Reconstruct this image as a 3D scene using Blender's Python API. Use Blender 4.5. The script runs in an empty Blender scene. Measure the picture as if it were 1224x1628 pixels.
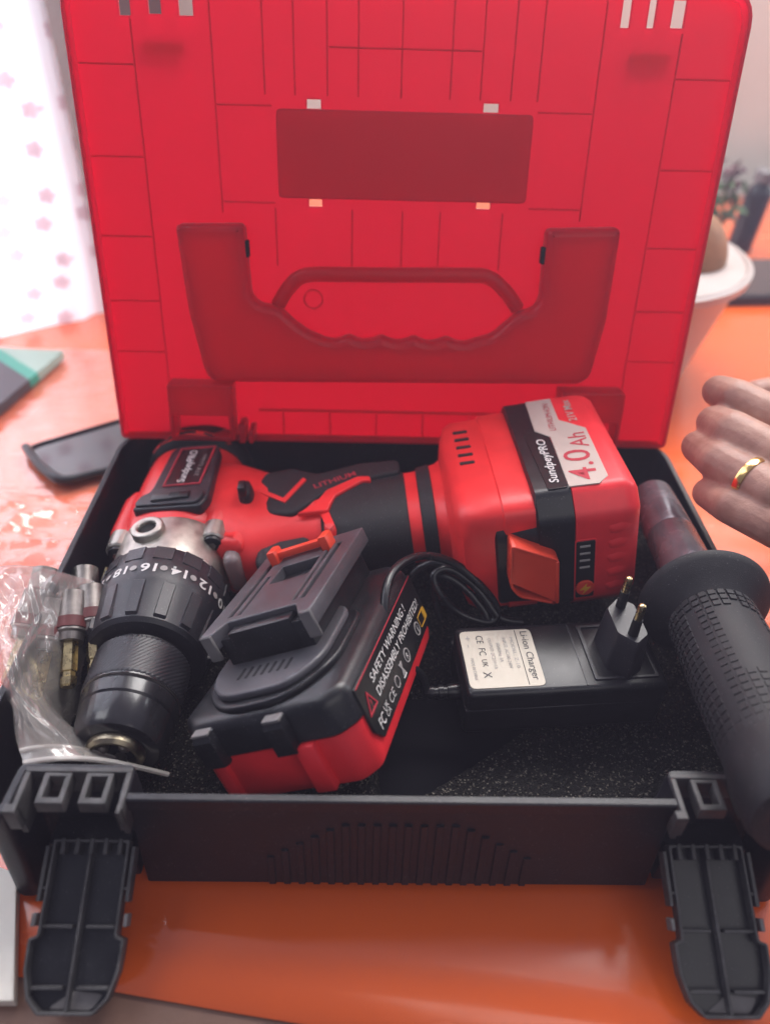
import bpy, bmesh, math, random
from mathutils import Vector, Matrix, Euler, noise
random.seed(7)
S = bpy.context.scene
COL = S.collection
PI = math.pi
rad = math.radians

# ------------------------------------------------------------------ camera
CAM = Vector((-.0048, 0, .328)); PITCH = .6782; ROLL = .0317; FPX = 1200.0
VIEW = Vector((0, math.cos(PITCH), -math.sin(PITCH)))
_u = Vector((0, math.sin(PITCH), math.cos(PITCH))); _r = Vector((1, 0, 0))
RIGHT = _r * math.cos(ROLL) + _u * math.sin(ROLL)
UP = _u * math.cos(ROLL) - _r * math.sin(ROLL)
cd = bpy.data.cameras.new('camera'); cam = bpy.data.objects.new('camera', cd); COL.objects.link(cam)
cd.sensor_fit = 'HORIZONTAL'; cd.sensor_width = 36; cd.lens = FPX / 1224 * 36
cd.clip_start = .01; cd.clip_end = 50
cam.matrix_world = Matrix(((RIGHT.x, UP.x, -VIEW.x, CAM.x), (RIGHT.y, UP.y, -VIEW.y, CAM.y), (RIGHT.z, UP.z, -VIEW.z, CAM.z), (0, 0, 0, 1)))
cd.dof.use_dof = True; cd.dof.focus_distance = .352; cd.dof.aperture_fstop = 6.2
S.camera = cam

def P(px, py, z):
    """point at height z that the photograph shows at a pixel"""
    d = VIEW + RIGHT * ((px - 612) / FPX) - UP * ((py - 814) / FPX)
    return CAM + d * ((z - CAM.z) / d.z)

# ------------------------------------------------------------------ light
w = bpy.data.worlds.new('World'); S.world = w; w.use_nodes = True
bg = w.node_tree.nodes['Background']; bg.inputs[0].default_value = (.72, .78, 1.0, 1); bg.inputs[1].default_value = .25

def area(name, loc, target, sx, sy, power, col=(1, 1, 1)):
    l = bpy.data.lights.new(name, 'AREA'); l.shape = 'RECTANGLE'; l.size = sx; l.size_y = sy; l.energy = power; l.color = col
    o = bpy.data.objects.new(name, l); COL.objects.link(o); o.location = loc
    o.rotation_euler = (Vector(target) - Vector(loc)).to_track_quat('-Z', 'Y').to_euler()
    return o
area('window_light', (-.80, .80, .62), (-.39, -.11, .55), .95, 1.2, 72, (.91, .95, 1.0))
area('back_window_light', (.25, 1.15, 1.15), (.0, .42, .15), 1.0, .8, 56, (1, .97, .95))
area('overhead_fill', (-1.15, .55, 1.45), (0, .30, .05), .9, .8, 17, (.97, .97, 1.0))  # added fill from upper left to brighten the tops, not a known lamp

area('room_fill', (.55, -.75, 1.15), (0, .30, .05), 1.2, .9, 6.0, (1, .95, .92))
area('wall_fill', (1.35, .95, .75), (.45, 1.32, .40), .5, .8, 12, (.92, .96, 1.0))  # added fill aimed at the back wall to brighten it, no window there

vs = S.view_settings; vs.view_transform = 'Standard'; vs.look = 'None'; vs.exposure = -.34; vs.gamma = 1
S.cycles.use_denoising = True
try: S.cycles.denoiser = 'OPENIMAGEDENOISE'
except Exception: pass
S.cycles.max_bounces = 10; S.cycles.transparent_max_bounces = 14; S.cycles.transmission_bounces = 8
S.cycles.sample_clamp_indirect = 6

# ------------------------------------------------------------------ materials
MATS = {}
def mat(name, col, rough=.5, metal=0, dust=0, bump=0, bscale=900, var=0, vscale=40, coat=0, spec=.5, sss=0, trans=0, alpha=None, col2=None):
    m = bpy.data.materials.new(name); m.use_nodes = True; nt = m.node_tree; n = nt.nodes; b = n['Principled BSDF']
    b.inputs['Base Color'].default_value = (*col, 1); b.inputs['Roughness'].default_value = rough; b.inputs['Metallic'].default_value = metal
    b.inputs['Specular IOR Level'].default_value = spec
    if coat: b.inputs['Coat Weight'].default_value = coat; b.inputs['Coat Roughness'].default_value = .08
    if sss:
        b.inputs['Subsurface Weight'].default_value = sss; b.inputs['Subsurface Radius'].default_value = (1, .35, .2); b.inputs['Subsurface Scale'].default_value = .004
    if trans: b.inputs['Transmission Weight'].default_value = trans
    tc = n.new('ShaderNodeTexCoord')
    if var:
        nz = n.new('ShaderNodeTexNoise'); nz.inputs['Scale'].default_value = vscale; nz.inputs['Detail'].default_value = 5
        nt.links.new(tc.outputs['Object'], nz.inputs['Vector'])
        mx = n.new('ShaderNodeMix'); mx.data_type = 'RGBA'
        c2 = col2 or tuple(c * (1 - var) for c in col)
        mx.inputs['A'].default_value = (*c2, 1); mx.inputs['B'].default_value = (*(min(1, c * (1 + var * .4)) for c in col), 1)
        cr = n.new('ShaderNodeMapRange'); cr.inputs['From Min'].default_value = .32; cr.inputs['From Max'].default_value = .68
        nt.links.new(nz.outputs['Fac'], cr.inputs['Value']); nt.links.new(cr.outputs['Result'], mx.inputs['Factor'])
        nt.links.new(mx.outputs['Result'], b.inputs['Base Color'])
        if dust:
            dn = n.new('ShaderNodeTexNoise'); dn.inputs['Scale'].default_value = 1400; dn.inputs['Detail'].default_value = 1; nt.links.new(tc.outputs['Object'], dn.inputs['Vector'])
            d2 = n.new('ShaderNodeMath'); d2.operation = 'MULTIPLY_ADD'; d2.inputs[1].default_value = .22; nt.links.new(nz.outputs['Fac'], d2.inputs[0]); nt.links.new(dn.outputs['Fac'], d2.inputs[2])
            dm = n.new('ShaderNodeMapRange'); dm.inputs['From Min'].default_value = .80; dm.inputs['From Max'].default_value = .90; dm.inputs['To Max'].default_value = dust; nt.links.new(d2.outputs[0], dm.inputs['Value'])
            dx = n.new('ShaderNodeMix'); dx.data_type = 'RGBA'; dx.inputs['B'].default_value = (.42, .40, .38, 1)
            nt.links.new(dm.outputs['Result'], dx.inputs['Factor']); nt.links.new(mx.outputs['Result'], dx.inputs['A']); nt.links.new(dx.outputs['Result'], b.inputs['Base Color'])
        mr = n.new('ShaderNodeMapRange'); mr.inputs['To Min'].default_value = max(.02, rough - .09); mr.inputs['To Max'].default_value = min(1, rough + .09)
        nt.links.new(nz.outputs['Fac'], mr.inputs['Value']); nt.links.new(mr.outputs['Result'], b.inputs['Roughness'])
    if bump:
        nb = n.new('ShaderNodeTexNoise'); nb.inputs['Scale'].default_value = bscale; nb.inputs['Detail'].default_value = 2
        nt.links.new(tc.outputs['Object'], nb.inputs['Vector'])
        bp = n.new('ShaderNodeBump'); bp.inputs['Strength'].default_value = bump; bp.inputs['Distance'].default_value = .0004
        nt.links.new(nb.outputs['Fac'], bp.inputs['Height']); nt.links.new(bp.outputs['Normal'], b.inputs['Normal'])
    MATS[name] = m
    return m

BLACK = mat('black_case_plastic', (.011, .010, .015), .42, bump=.25, bscale=1500, var=.3, vscale=60, dust=.30)
BLACK2 = mat('black_shell_plastic', (.012, .012, .015), .34, bump=.12, bscale=2500, var=.3, vscale=90, dust=.30)
LATCHG = mat('latch_rim_plastic', (.065, .062, .063), .5, bump=.2, bscale=1500, var=.45, vscale=120, dust=.30)
GREYP = mat('dark_grey_plastic', (.026, .025, .031), .38, bump=.15, bscale=2500, var=.25, vscale=80, dust=.30)
RAILP = mat('rail_plastic', (.075, .072, .082), .36, bump=.2, bscale=2600, var=.25, vscale=60, dust=.30)  # grey lightened to carry the window sheen on the rail top
EDGEP = mat('worn_edge_plastic', (.16, .15, .15), .5, bump=.2, var=.3)
RUBBER = mat('rubber_grip', (.013, .012, .015), .62, bump=.35, bscale=2600, var=.25, vscale=120, dust=.30)
REDP = mat('red_tool_plastic', (.92, .034, .034), .36, bump=.12, bscale=2300, var=.12, vscale=50, dust=.12)
REDB = mat('red_battery_plastic', (.92, .030, .040), .40, bump=.16, bscale=2300, var=.14, vscale=50, dust=.12)
REDBTN = mat('orange_red_button', (.80, .06, .026), .38, bump=.1, var=.1)
SILVER = mat('cast_aluminium', (.50, .47, .42), .38, metal=.85, bump=.35, bscale=1200, var=.25, vscale=150)
STEEL = mat('steel', (.30, .27, .25), .40, metal=.9, bump=.15, bscale=1500, var=.3, vscale=200)
BRASS = mat('brass', (.62, .50, .27), .28, metal=1, bump=.1, var=.25, vscale=300)
GOLD = mat('gold', (.85, .58, .22), .2, metal=1)
BANDM = mat('dark_red_band', (.13, .03, .03), .5, var=.3)
DARKHOLE = mat('dark_recess', (.006, .006, .007), .7)
WHITEINK = mat('white_ink', (.72, .70, .68), .55)
GREYINK = mat('grey_ink', (.36, .34, .33), .55)
REDINK = mat('red_ink', (.52, .03, .05), .5)
DARKINK = mat('dark_ink', (.05, .05, .055), .6)
CREAM = mat('cream_label', (.58, .48, .42), .5, bump=.08, bscale=700, var=.06, vscale=60)
LABELB = mat('black_label', (.012, .012, .013), .3, bump=.05, var=.2)
LABELP = mat('charger_label', (.62, .56, .45), .45, bump=.05, var=.06, vscale=80)
YELLOW = mat('yellow_ink', (.75, .40, .03), .5)
TUBEM = mat('shiny_tube', (.20, .20, .23), .26, metal=.4, bump=.05, var=.3, vscale=80)
SHAFT = mat('glossy_black_shaft', (.02, .019, .022), .2, bump=.05, var=.3, vscale=80, coat=.2)
CABLE = mat('black_cable', (.012, .012, .014), .28, bump=.1, var=.2)
WOOD = mat('brown_table_wood', (.24, .13, .09), .5, bump=.3, bscale=300, var=.4, vscale=18)
WHITEBOX = mat('white_card', (.72, .68, .60), .6, bump=.15, bscale=500, var=.08, vscale=25)
SKIN = mat('skin', (.44, .25, .19), .5, bump=.8, bscale=330, var=.3, vscale=70, sss=.2, col2=(.34, .165, .125))
WALLM = mat('wall_paint', (.62, .56, .46), .8, bump=.3, bscale=60, var=.1, vscale=4)
JAMB = mat('jamb_paint', (.20, .18, .165), .7, bump=.3, bscale=90, var=.22, vscale=9)
POTATO = mat('potato_skin', (.36, .17, .08), .6, bump=.6, bscale=130, var=.35, vscale=40)
TUBM = mat('frosted_plastic', (.66, .58, .54), .38, trans=.25, bump=.05, var=.05)
LEAFM = mat('leaf_green', (.05, .11, .03), .5, var=.4, vscale=60)
PETALM = mat('dark_petal', (.10, .02, .03), .5, var=.4, vscale=80)
GLOSSBLK = mat('gloss_black_sheet', (.012, .012, .014), .07, var=.3, vscale=25, coat=.6)
GLOSSBLK.node_tree.nodes['Principled BSDF'].inputs['Coat IOR'].default_value = 2.0
SCREEN = mat('phone_glass', (.02, .022, .025), .05, coat=.8)
LED = mat('clear_lens', (.55, .5, .5), .18, trans=.6)

def nodes_of(name):
    m = bpy.data.materials.new(name); m.use_nodes = True; nt = m.node_tree; nt.nodes.clear()
    out = nt.nodes.new('ShaderNodeOutputMaterial')
    return m, nt, nt.nodes, out

def red_lid_material():
    m, nt, n, out = nodes_of('translucent_red_plastic')
    tc = n.new('ShaderNodeTexCoord'); nz = n.new('ShaderNodeTexNoise'); nz.inputs['Scale'].default_value = 9; nz.inputs['Detail'].default_value = 7
    nt.links.new(tc.outputs['Object'], nz.inputs['Vector'])
    mx = n.new('ShaderNodeMix'); mx.data_type = 'RGBA'; mx.inputs['A'].default_value = (.82, .010, .040, 1); mx.inputs['B'].default_value = (.90, .016, .05, 1)
    nt.links.new(nz.outputs['Fac'], mx.inputs['Factor'])
    tr = n.new('ShaderNodeBsdfTranslucent'); tr.inputs[0].default_value = (.97, .055, .19, 1)
    df = n.new('ShaderNodeBsdfDiffuse'); gl = n.new('ShaderNodeBsdfGlossy'); gl.inputs['Roughness'].default_value = .38; gr_ = n.new('ShaderNodeMapRange'); gr_.inputs['To Min'].default_value = .22; gr_.inputs['To Max'].default_value = .55; nt.links.new(nz.outputs['Fac'], gr_.inputs['Value']); nt.links.new(gr_.outputs['Result'], gl.inputs['Roughness'])
    nb = n.new('ShaderNodeTexNoise'); nb.inputs['Scale'].default_value = 900
    nt.links.new(tc.outputs['Object'], nb.inputs['Vector'])
    bp = n.new('ShaderNodeBump'); bp.inputs['Strength'].default_value = .12; bp.inputs['Distance'].default_value = .0004
    nt.links.new(nb.outputs['Fac'], bp.inputs['Height'])
    for s in (df, gl): nt.links.new(bp.outputs['Normal'], s.inputs['Normal'])
    nt.links.new(mx.outputs['Result'], df.inputs[0])
    m1 = n.new('ShaderNodeMixShader'); m1.inputs[0].default_value = .80
    nt.links.new(df.outputs[0], m1.inputs[1]); nt.links.new(tr.outputs[0], m1.inputs[2])
    fr = n.new('ShaderNodeFresnel'); fr.inputs[0].default_value = 1.42
    m2 = n.new('ShaderNodeMixShader'); nt.links.new(fr.outputs[0], m2.inputs[0])
    nt.links.new(m1.outputs[0], m2.inputs[1]); nt.links.new(gl.outputs[0], m2.inputs[2]); nt.links.new(m2.outputs[0], out.inputs[0])
    return m
LIDM = red_lid_material()

def film_material(name, clear=.8, haze=.1, rough=.12, tint=(1, 1, 1)):
    m, nt, n, out = nodes_of(name)
    tp = n.new('ShaderNodeBsdfTransparent'); tp.inputs[0].default_value = (*tint, 1)
    gl = n.new('ShaderNodeBsdfGlossy'); gl.inputs['Roughness'].default_value = rough
    df = n.new('ShaderNodeBsdfDiffuse'); df.inputs[0].default_value = (.8, .76, .72, 1)
    tc = n.new('ShaderNodeTexCoord'); nb = n.new('ShaderNodeTexNoise'); nb.inputs['Scale'].default_value = 60; nb.inputs['Detail'].default_value = 4
    nt.links.new(tc.outputs['Object'], nb.inputs['Vector'])
    bp = n.new('ShaderNodeBump'); bp.inputs['Strength'].default_value = .5; bp.inputs['Distance'].default_value = .002
    nt.links.new(nb.outputs['Fac'], bp.inputs['Height']); nt.links.new(bp.outputs['Normal'], gl.inputs['Normal'])
    a = n.new('ShaderNodeMixShader'); a.inputs[0].default_value = haze
    nt.links.new(tp.outputs[0], a.inputs[1]); nt.links.new(df.outputs[0], a.inputs[2])
    lw = n.new('ShaderNodeLayerWeight'); lw.inputs[0].default_value = .3; nt.links.new(bp.outputs['Normal'], lw.inputs['Normal'])
    fr = n.new('ShaderNodeMapRange'); fr.inputs['To Min'].default_value = .035; fr.inputs['To Max'].default_value = .5; nt.links.new(lw.outputs['Facing'], fr.inputs['Value'])
    b = n.new('ShaderNodeMixShader'); nt.links.new(fr.outputs[0], b.inputs[0])
    nt.links.new(a.outputs[0], b.inputs[1]); nt.links.new(gl.outputs[0], b.inputs[2]); nt.links.new(b.outputs[0], out.inputs[0])
    return m
FILM = film_material('clear_film', haze=.10, rough=.06)
BAGF = film_material('bag_film', haze=.19, rough=.22, tint=(.92, .89, .87))

def foam_material():
    m = mat('black_foam', (.012, .012, .012), .7, spec=.25); nt = m.node_tree; n = nt.nodes; b = n['Principled BSDF']
    tc = n.new('ShaderNodeTexCoord'); vo = n.new('ShaderNodeTexVoronoi'); vo.inputs['Scale'].default_value = 1250
    nt.links.new(tc.outputs['Object'], vo.inputs['Vector'])
    vc = n.new('ShaderNodeSeparateColor'); nt.links.new(vo.outputs['Color'], vc.inputs[0])
    mr = n.new('ShaderNodeMapRange'); mr.inputs['From Min'].default_value = .86; mr.inputs['From Max'].default_value = 1.0; mr.inputs['To Min'].default_value = 0; mr.inputs['To Max'].default_value = 1
    nt.links.new(vc.outputs[0], mr.inputs['Value'])
    mx = n.new('ShaderNodeMix'); mx.data_type = 'RGBA'; mx.inputs['A'].default_value = (.014, .013, .013, 1); mx.inputs['B'].default_value = (.22, .20, .17, 1)  # pale flecks in the colour stand in for sparkle off the pores
    nt.links.new(mr.outputs['Result'], mx.inputs['Factor']); nt.links.new(mx.outputs['Result'], b.inputs['Base Color'])
    bp = n.new('ShaderNodeBump'); bp.inputs['Strength'].default_value = 1; bp.inputs['Distance'].default_value = .0012
    nt.links.new(vo.outputs['Distance'], bp.inputs['Height']); nt.links.new(bp.outputs['Normal'], b.inputs['Normal'])
    return m
FOAM = foam_material()

def cloth_material():
    m = mat('orange_vinyl', (.60, .075, .014), .20, bump=.05, bscale=300, coat=.6); nt = m.node_tree; n = nt.nodes; b = n['Principled BSDF']
    tc = n.new('ShaderNodeTexCoord'); nz = n.new('ShaderNodeTexNoise'); nz.inputs['Scale'].default_value = 7; nz.inputs['Detail'].default_value = 6
    nt.links.new(tc.outputs['Object'], nz.inputs['Vector'])
    b.inputs['Coat Weight'].default_value = 1; b.inputs['Coat IOR'].default_value = 1.6; b.inputs['Coat Roughness'].default_value = .06
    mp = n.new('ShaderNodeMapping'); mp.inputs['Scale'].default_value = (14, 40, 1); mp.inputs['Rotation'].default_value = (0, 0, .5); nt.links.new(tc.outputs['Object'], mp.inputs['Vector'])
    sm_ = n.new('ShaderNodeTexNoise'); sm_.inputs['Scale'].default_value = 1; sm_.inputs['Detail'].default_value = 8; nt.links.new(mp.outputs[0], sm_.inputs['Vector'])
    rr_ = n.new('ShaderNodeMapRange'); rr_.inputs['From Min'].default_value = .35; rr_.inputs['From Max'].default_value = .7; rr_.inputs['To Min'].default_value = .05; rr_.inputs['To Max'].default_value = .30
    nt.links.new(sm_.outputs['Fac'], rr_.inputs['Value']); nt.links.new(rr_.outputs['Result'], b.inputs['Coat Roughness'])
    mx = n.new('ShaderNodeMix'); mx.data_type = 'RGBA'; mx.inputs['A'].default_value = (.78, .105, .010, 1); mx.inputs['B'].default_value = (.88, .140, .014, 1)
    nt.links.new(nz.outputs['Fac'], mx.inputs['Factor']); nt.links.new(mx.outputs['Result'], b.inputs['Base Color'])
    return m
CLOTH = cloth_material()

def curtain_material():
    m, nt, n, out = nodes_of('white_flower_curtain')
    tc = n.new('ShaderNodeTexCoord'); mp = n.new('ShaderNodeMapping'); mp.inputs['Scale'].default_value = (34, 0, 34)
    nt.links.new(tc.outputs['Object'], mp.inputs['Vector'])
    sw = n.new('ShaderNodeSeparateXYZ'); cb = n.new('ShaderNodeCombineXYZ'); nt.links.new(mp.outputs[0], sw.inputs[0])
    nt.links.new(sw.outputs[0], cb.inputs[0]); nt.links.new(sw.outputs[2], cb.inputs[1])
    vo = n.new('ShaderNodeTexVoronoi'); vo.voronoi_dimensions = '2D'; vo.inputs['Scale'].default_value = 1; vo.inputs['Randomness'].default_value = .45
    nt.links.new(cb.outputs[0], vo.inputs['Vector'])
    sb = n.new('ShaderNodeVectorMath'); sb.operation = 'SUBTRACT'; nt.links.new(cb.outputs[0], sb.inputs[0]); nt.links.new(vo.outputs['Position'], sb.inputs[1])
    sx = n.new('ShaderNodeSeparateXYZ'); nt.links.new(sb.outputs[0], sx.inputs[0])
    at = n.new('ShaderNodeMath'); at.operation = 'ARCTAN2'; nt.links.new(sx.outputs[1], at.inputs[0]); nt.links.new(sx.outputs[0], at.inputs[1])
    ml = n.new('ShaderNodeMath'); ml.operation = 'MULTIPLY'; ml.inputs[1].default_value = 2.5; nt.links.new(at.outputs[0], ml.inputs[0])
    co = n.new('ShaderNodeMath'); co.operation = 'COSINE'; nt.links.new(ml.outputs[0], co.inputs[0])
    ra = n.new('ShaderNodeMath'); ra.operation = 'MULTIPLY_ADD'; ra.inputs[1].default_value = .11; ra.inputs[2].default_value = .15; ab = n.new('ShaderNodeMath'); ab.operation = 'ABSOLUTE'; nt.links.new(co.outputs[0], ab.inputs[0]); pw = n.new('ShaderNodeMath'); pw.operation = 'POWER'; pw.inputs[1].default_value = .55; nt.links.new(ab.outputs[0], pw.inputs[0]); nt.links.new(pw.outputs[0], ra.inputs[0])
    df = n.new('ShaderNodeMath'); df.operation = 'SUBTRACT'; nt.links.new(ra.outputs[0], df.inputs[0]); nt.links.new(vo.outputs['Distance'], df.inputs[1])
    mr = n.new('ShaderNodeMapRange'); mr.inputs['From Min'].default_value = -.02; mr.inputs['From Max'].default_value = .05; nt.links.new(df.outputs[0], mr.inputs['Value'])
    mx = n.new('ShaderNodeMix'); mx.data_type = 'RGBA'; mx.inputs['A'].default_value = (.86, .87, .90, 1); mx.inputs['B'].default_value = (.71, .63, .67, 1)
    nt.links.new(mr.outputs['Result'], mx.inputs['Factor'])
    d = n.new('ShaderNodeBsdfDiffuse'); t = n.new('ShaderNodeBsdfTranslucent')
    for s in (d, t): nt.links.new(mx.outputs['Result'], s.inputs[0])
    ms = n.new('ShaderNodeMixShader'); ms.inputs[0].default_value = .65; nt.links.new(d.outputs[0], ms.inputs[1]); nt.links.new(t.outputs[0], ms.inputs[2]); nt.links.new(ms.outputs[0], out.inputs[0])
    return m
CURTAIN = curtain_material()

def leaflet_material():
    m = mat('printed_card', (.05, .05, .06), .35); nt = m.node_tree; n = nt.nodes; b = n['Principled BSDF']
    tc = n.new('ShaderNodeTexCoord'); sx = n.new('ShaderNodeSeparateXYZ'); nt.links.new(tc.outputs['Object'], sx.inputs[0])
    sn = n.new('ShaderNodeMath'); sn.operation = 'MULTIPLY_ADD'; sn.inputs[1].default_value = .83; nt.links.new(sx.outputs[0], sn.inputs[0]); nt.links.new(sx.outputs[1], sn.inputs[2])
    cr = n.new('ShaderNodeValToRGB'); cr.color_ramp.interpolation = 'CONSTANT'
    e = cr.color_ramp.elements; e[0].color = (.045, .04, .05, 1); e[1].position = .5; e[1].color = (.02, .30, .22, 1)
    k = e.new(.70); k.color = (.30, .42, .36, 1)
    mr = n.new('ShaderNodeMapRange'); lc = (P(106, 574, 0) + P(-4, 671, 0) + P(-170, 640, 0) + P(-60, 566, 0)) / 4; thr = .3013 - (.83 * lc.x + lc.y)
    mr.inputs['From Min'].default_value = thr - .035; mr.inputs['From Max'].default_value = thr + .035
    nt.links.new(sn.outputs[0], mr.inputs['Value']); nt.links.new(mr.outputs['Result'], cr.inputs[0]); nt.links.new(cr.outputs[0], b.inputs['Base Color'])
    return m
CARDM = leaflet_material()

# ------------------------------------------------------------------ mesh helpers
def finish(me, smooth=True, ang=38):
    if smooth:
        me.shade_smooth(); me.set_sharp_from_angle(angle=rad(ang))
    return me
def link(name, me, m, parent=None, loc=(0, 0, 0), rot=(0, 0, 0), **props):
    o = bpy.data.objects.new(name, me); COL.objects.link(o)
    if m and me is not None:
        me.materials.clear(); me.materials.append(m)
    o.location = loc; o.rotation_euler = rot
    if parent: o.parent = parent
    for k, v in props.items(): o[k] = v
    return o
def empty(name, loc, rot, label, cat, group=None):
    o = bpy.data.objects.new(name, None); COL.objects.link(o); o.location = loc; o.rotation_euler = rot; o.empty_display_size = .01
    o['label'] = label; o['category'] = cat
    if group: o['group'] = group
    return o
def tag(o, label, cat, group=None):
    o['label'] = label; o['category'] = cat
    if group: o['group'] = group
    return o
def mesh(v, f, smooth=True, ang=38):
    me = bpy.data.meshes.new('m'); me.from_pydata([tuple(p) for p in v], [], f); me.update()
    bm = bmesh.new(); bm.from_mesh(me); bmesh.ops.recalc_face_normals(bm, faces=bm.faces); bm.to_mesh(me); bm.free()
    return finish(me, smooth, ang)
def rbox(x0, x1, y0, y1, z0, z1, r=.001, seg=2):
    bm = bmesh.new(); bmesh.ops.create_cube(bm, size=1)
    for v in bm.verts: v.co = Vector(((x0 + x1) / 2 + v.co.x * (x1 - x0), (y0 + y1) / 2 + v.co.y * (y1 - y0), (z0 + z1) / 2 + v.co.z * (z1 - z0)))
    if r > 0: bmesh.ops.bevel(bm, geom=bm.edges[:], offset=r, segments=seg, profile=.5, affect='EDGES')
    me = bpy.data.meshes.new('m'); bm.to_mesh(me); bm.free(); return finish(me)
def rpoly(pts, r=.003, n=5):
    """round the corners of a polygon; r one value or one per point"""
    out = []; N = len(pts)
    for i in range(N):
        p = Vector(pts[i]); a = Vector(pts[i - 1]); b = Vector(pts[(i + 1) % N]); rr = r[i] if isinstance(r, (list, tuple)) else r
        da = a - p; db = b - p
        k = min(rr, da.length * .48, db.length * .48)
        if k < 1e-6: out.append(p); continue
        q0 = p + da.normalized() * k; q1 = p + db.normalized() * k
        for j in range(n + 1):
            t = j / n; out.append(q0 * (1 - t) ** 2 + p * 2 * t * (1 - t) + q1 * t * t)
    return out
def offset(poly, d):
    out = []; N = len(poly); A = sum(poly[i].x * poly[(i + 1) % N].y - poly[(i + 1) % N].x * poly[i].y for i in range(N))
    sg = 1 if A > 0 else -1
    for i in range(N):
        a, p, b = poly[i - 1], poly[i], poly[(i + 1) % N]
        e0 = (p - a); e1 = (b - p)
        if e0.length < 1e-9: e0 = e1
        if e1.length < 1e-9: e1 = e0
        e0 = e0.normalized(); e1 = e1.normalized()
        n0 = Vector((e0.y, -e0.x)) * sg; n1 = Vector((e1.y, -e1.x)) * sg; nn = n0 + n1
        if nn.length < 1e-6: nn = n0
        nn.normalize(); c = max(.45, nn.dot(n0)); out.append(p + nn * (d / c))
    return out
def loops(ls, cap0=True, cap1=True, ang=38, smooth=True):
    """skin between rings of 3-D points with equal counts"""
    v = []; f = []; N = len(ls[0])
    for l in ls: v += [Vector(p) for p in l]
    for k in range(len(ls) - 1):
        for i in range(N):
            j = (i + 1) % N; f.append((k * N + i, k * N + j, (k + 1) * N + j, (k + 1) * N + i))
    if cap0: f.append(tuple(range(N - 1, -1, -1)))
    if cap1: f.append(tuple(range((len(ls) - 1) * N, len(ls) * N)))
    return mesh(v, f, smooth, ang)
def plate(outline, z0, z1, holes=(), bevel=.0004):
    """flat piece with real thickness, holes and a rounded edge"""
    cu = bpy.data.curves.new('c', 'CURVE'); cu.dimensions = '2D'; cu.fill_mode = 'BOTH'
    bevel = min(bevel, (z1 - z0) * .45)
    cu.extrude = (z1 - z0) / 2 - bevel; cu.bevel_depth = bevel; cu.bevel_resolution = 2; cu.offset = -bevel
    for lp in [outline] + list(holes):
        s = cu.splines.new('POLY'); s.points.add(len(lp) - 1); s.use_cyclic_u = True
        for p, q in zip(s.points, lp): p.co = (q[0], q[1], 0, 1)
    o = bpy.data.objects.new('t', cu); me = bpy.data.meshes.new_from_object(o)
    bpy.data.objects.remove(o); bpy.data.curves.remove(cu)
    for v in me.vertices: v.co.z += (z0 + z1) / 2
    return finish(me, True, 30)
def rect(x0, x1, y0, y1): return [Vector((x0, y0)), Vector((x1, y0)), Vector((x1, y1)), Vector((x0, y1))]
def circle(cx, cy, r, n=24): return [Vector((cx + r * math.cos(2 * PI * i / n), cy + r * math.sin(2 * PI * i / n))) for i in range(n)]
def lathe(prof, n=48, axis='Y', c=(0, 0, 0)):
    """profile of (along axis, radius)"""
    v = []; f = []; c = Vector(c)
    for a, r in prof:
        for i in range(n):
            t = 2 * PI * i / n; p, q = r * math.cos(t), r * math.sin(t)
            v.append(c + (Vector((p, a, q)) if axis == 'Y' else Vector((a, p, q)) if axis == 'X' else Vector((p, q, a))))
    for k in range(len(prof) - 1):
        for i in range(n):
            j = (i + 1) % n; f.append((k * n + i, k * n + j, (k + 1) * n + j, (k + 1) * n + i))
    f.append(tuple(range(n))); f.append(tuple(range((len(prof) - 1) * n, len(prof) * n)))
    return mesh(v, f, True, 32)
def sup(a, b, e, n=40):
    o = []
    for i in range(n):
        t = 2 * PI * i / n; c, s = math.cos(t), math.sin(t)
        o.append((a * math.copysign(abs(c) ** (2 / e), c), b * math.copysign(abs(s) ** (2 / e), s)))
    return o
def spline(pts, n=8):
    pts = [Vector(p) for p in pts]; o = []
    for i in range(len(pts) - 1):
        p0 = pts[max(0, i - 1)]; p1 = pts[i]; p2 = pts[i + 1]; p3 = pts[min(len(pts) - 1, i + 2)]
        for j in range(n):
            t = j / n
            o.append(.5 * ((2 * p1) + (p2 - p0) * t + (2 * p0 - 5 * p1 + 4 * p2 - p3) * t * t + (3 * p1 - p0 - 3 * p2 + p3) * t ** 3))
    return o + [pts[-1]]
def tube(pts, r, n=10):
    ls = []; prev = None
    for i, p in enumerate(pts):
        d = (pts[min(i + 1, len(pts) - 1)] - pts[max(i - 1, 0)]).normalized()
        if prev is None: a = d.orthogonal().normalized()
        else: a = (prev - d * prev.dot(d)).normalized()
        prev = a; b = d.cross(a); rr = r(i / (len(pts) - 1)) if callable(r) else r
        ls.append([p + a * (rr * math.cos(2 * PI * k / n)) + b * (rr * math.sin(2 * PI * k / n)) for k in range(n)])
    return loops(ls)
def text(s, size, extrude=.00008, align='LEFT', sx=1.0, bold=0, italic=0):
    cu = bpy.data.curves.new('t', 'FONT'); cu.body = s; cu.size = size; cu.extrude = extrude; cu.align_x = align; cu.align_y = 'CENTER'
    cu.resolution_u = 3; cu.offset = bold; cu.shear = italic
    o = bpy.data.objects.new('t', cu); me = bpy.data.meshes.new_from_object(o); bpy.data.objects.remove(o); bpy.data.curves.remove(cu)
    if sx != 1:
        for v in me.vertices: v.co.x *= sx
    return me
def fit_text(s, length, height, **k):
    """text scaled to a length and capital height"""
    me = text(s, 1, extrude=0, **k)
    xs = [v.co.x for v in me.vertices]; ys = [v.co.y for v in me.vertices]
    x0, x1, y0, y1 = min(xs), max(xs), min(ys), max(ys)
    for v in me.vertices: v.co = Vector(((v.co.x - x0) / (x1 - x0) * length, (v.co.y - (y0 + y1) / 2) / (y1 - y0) * height, 0))
    return me
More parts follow.
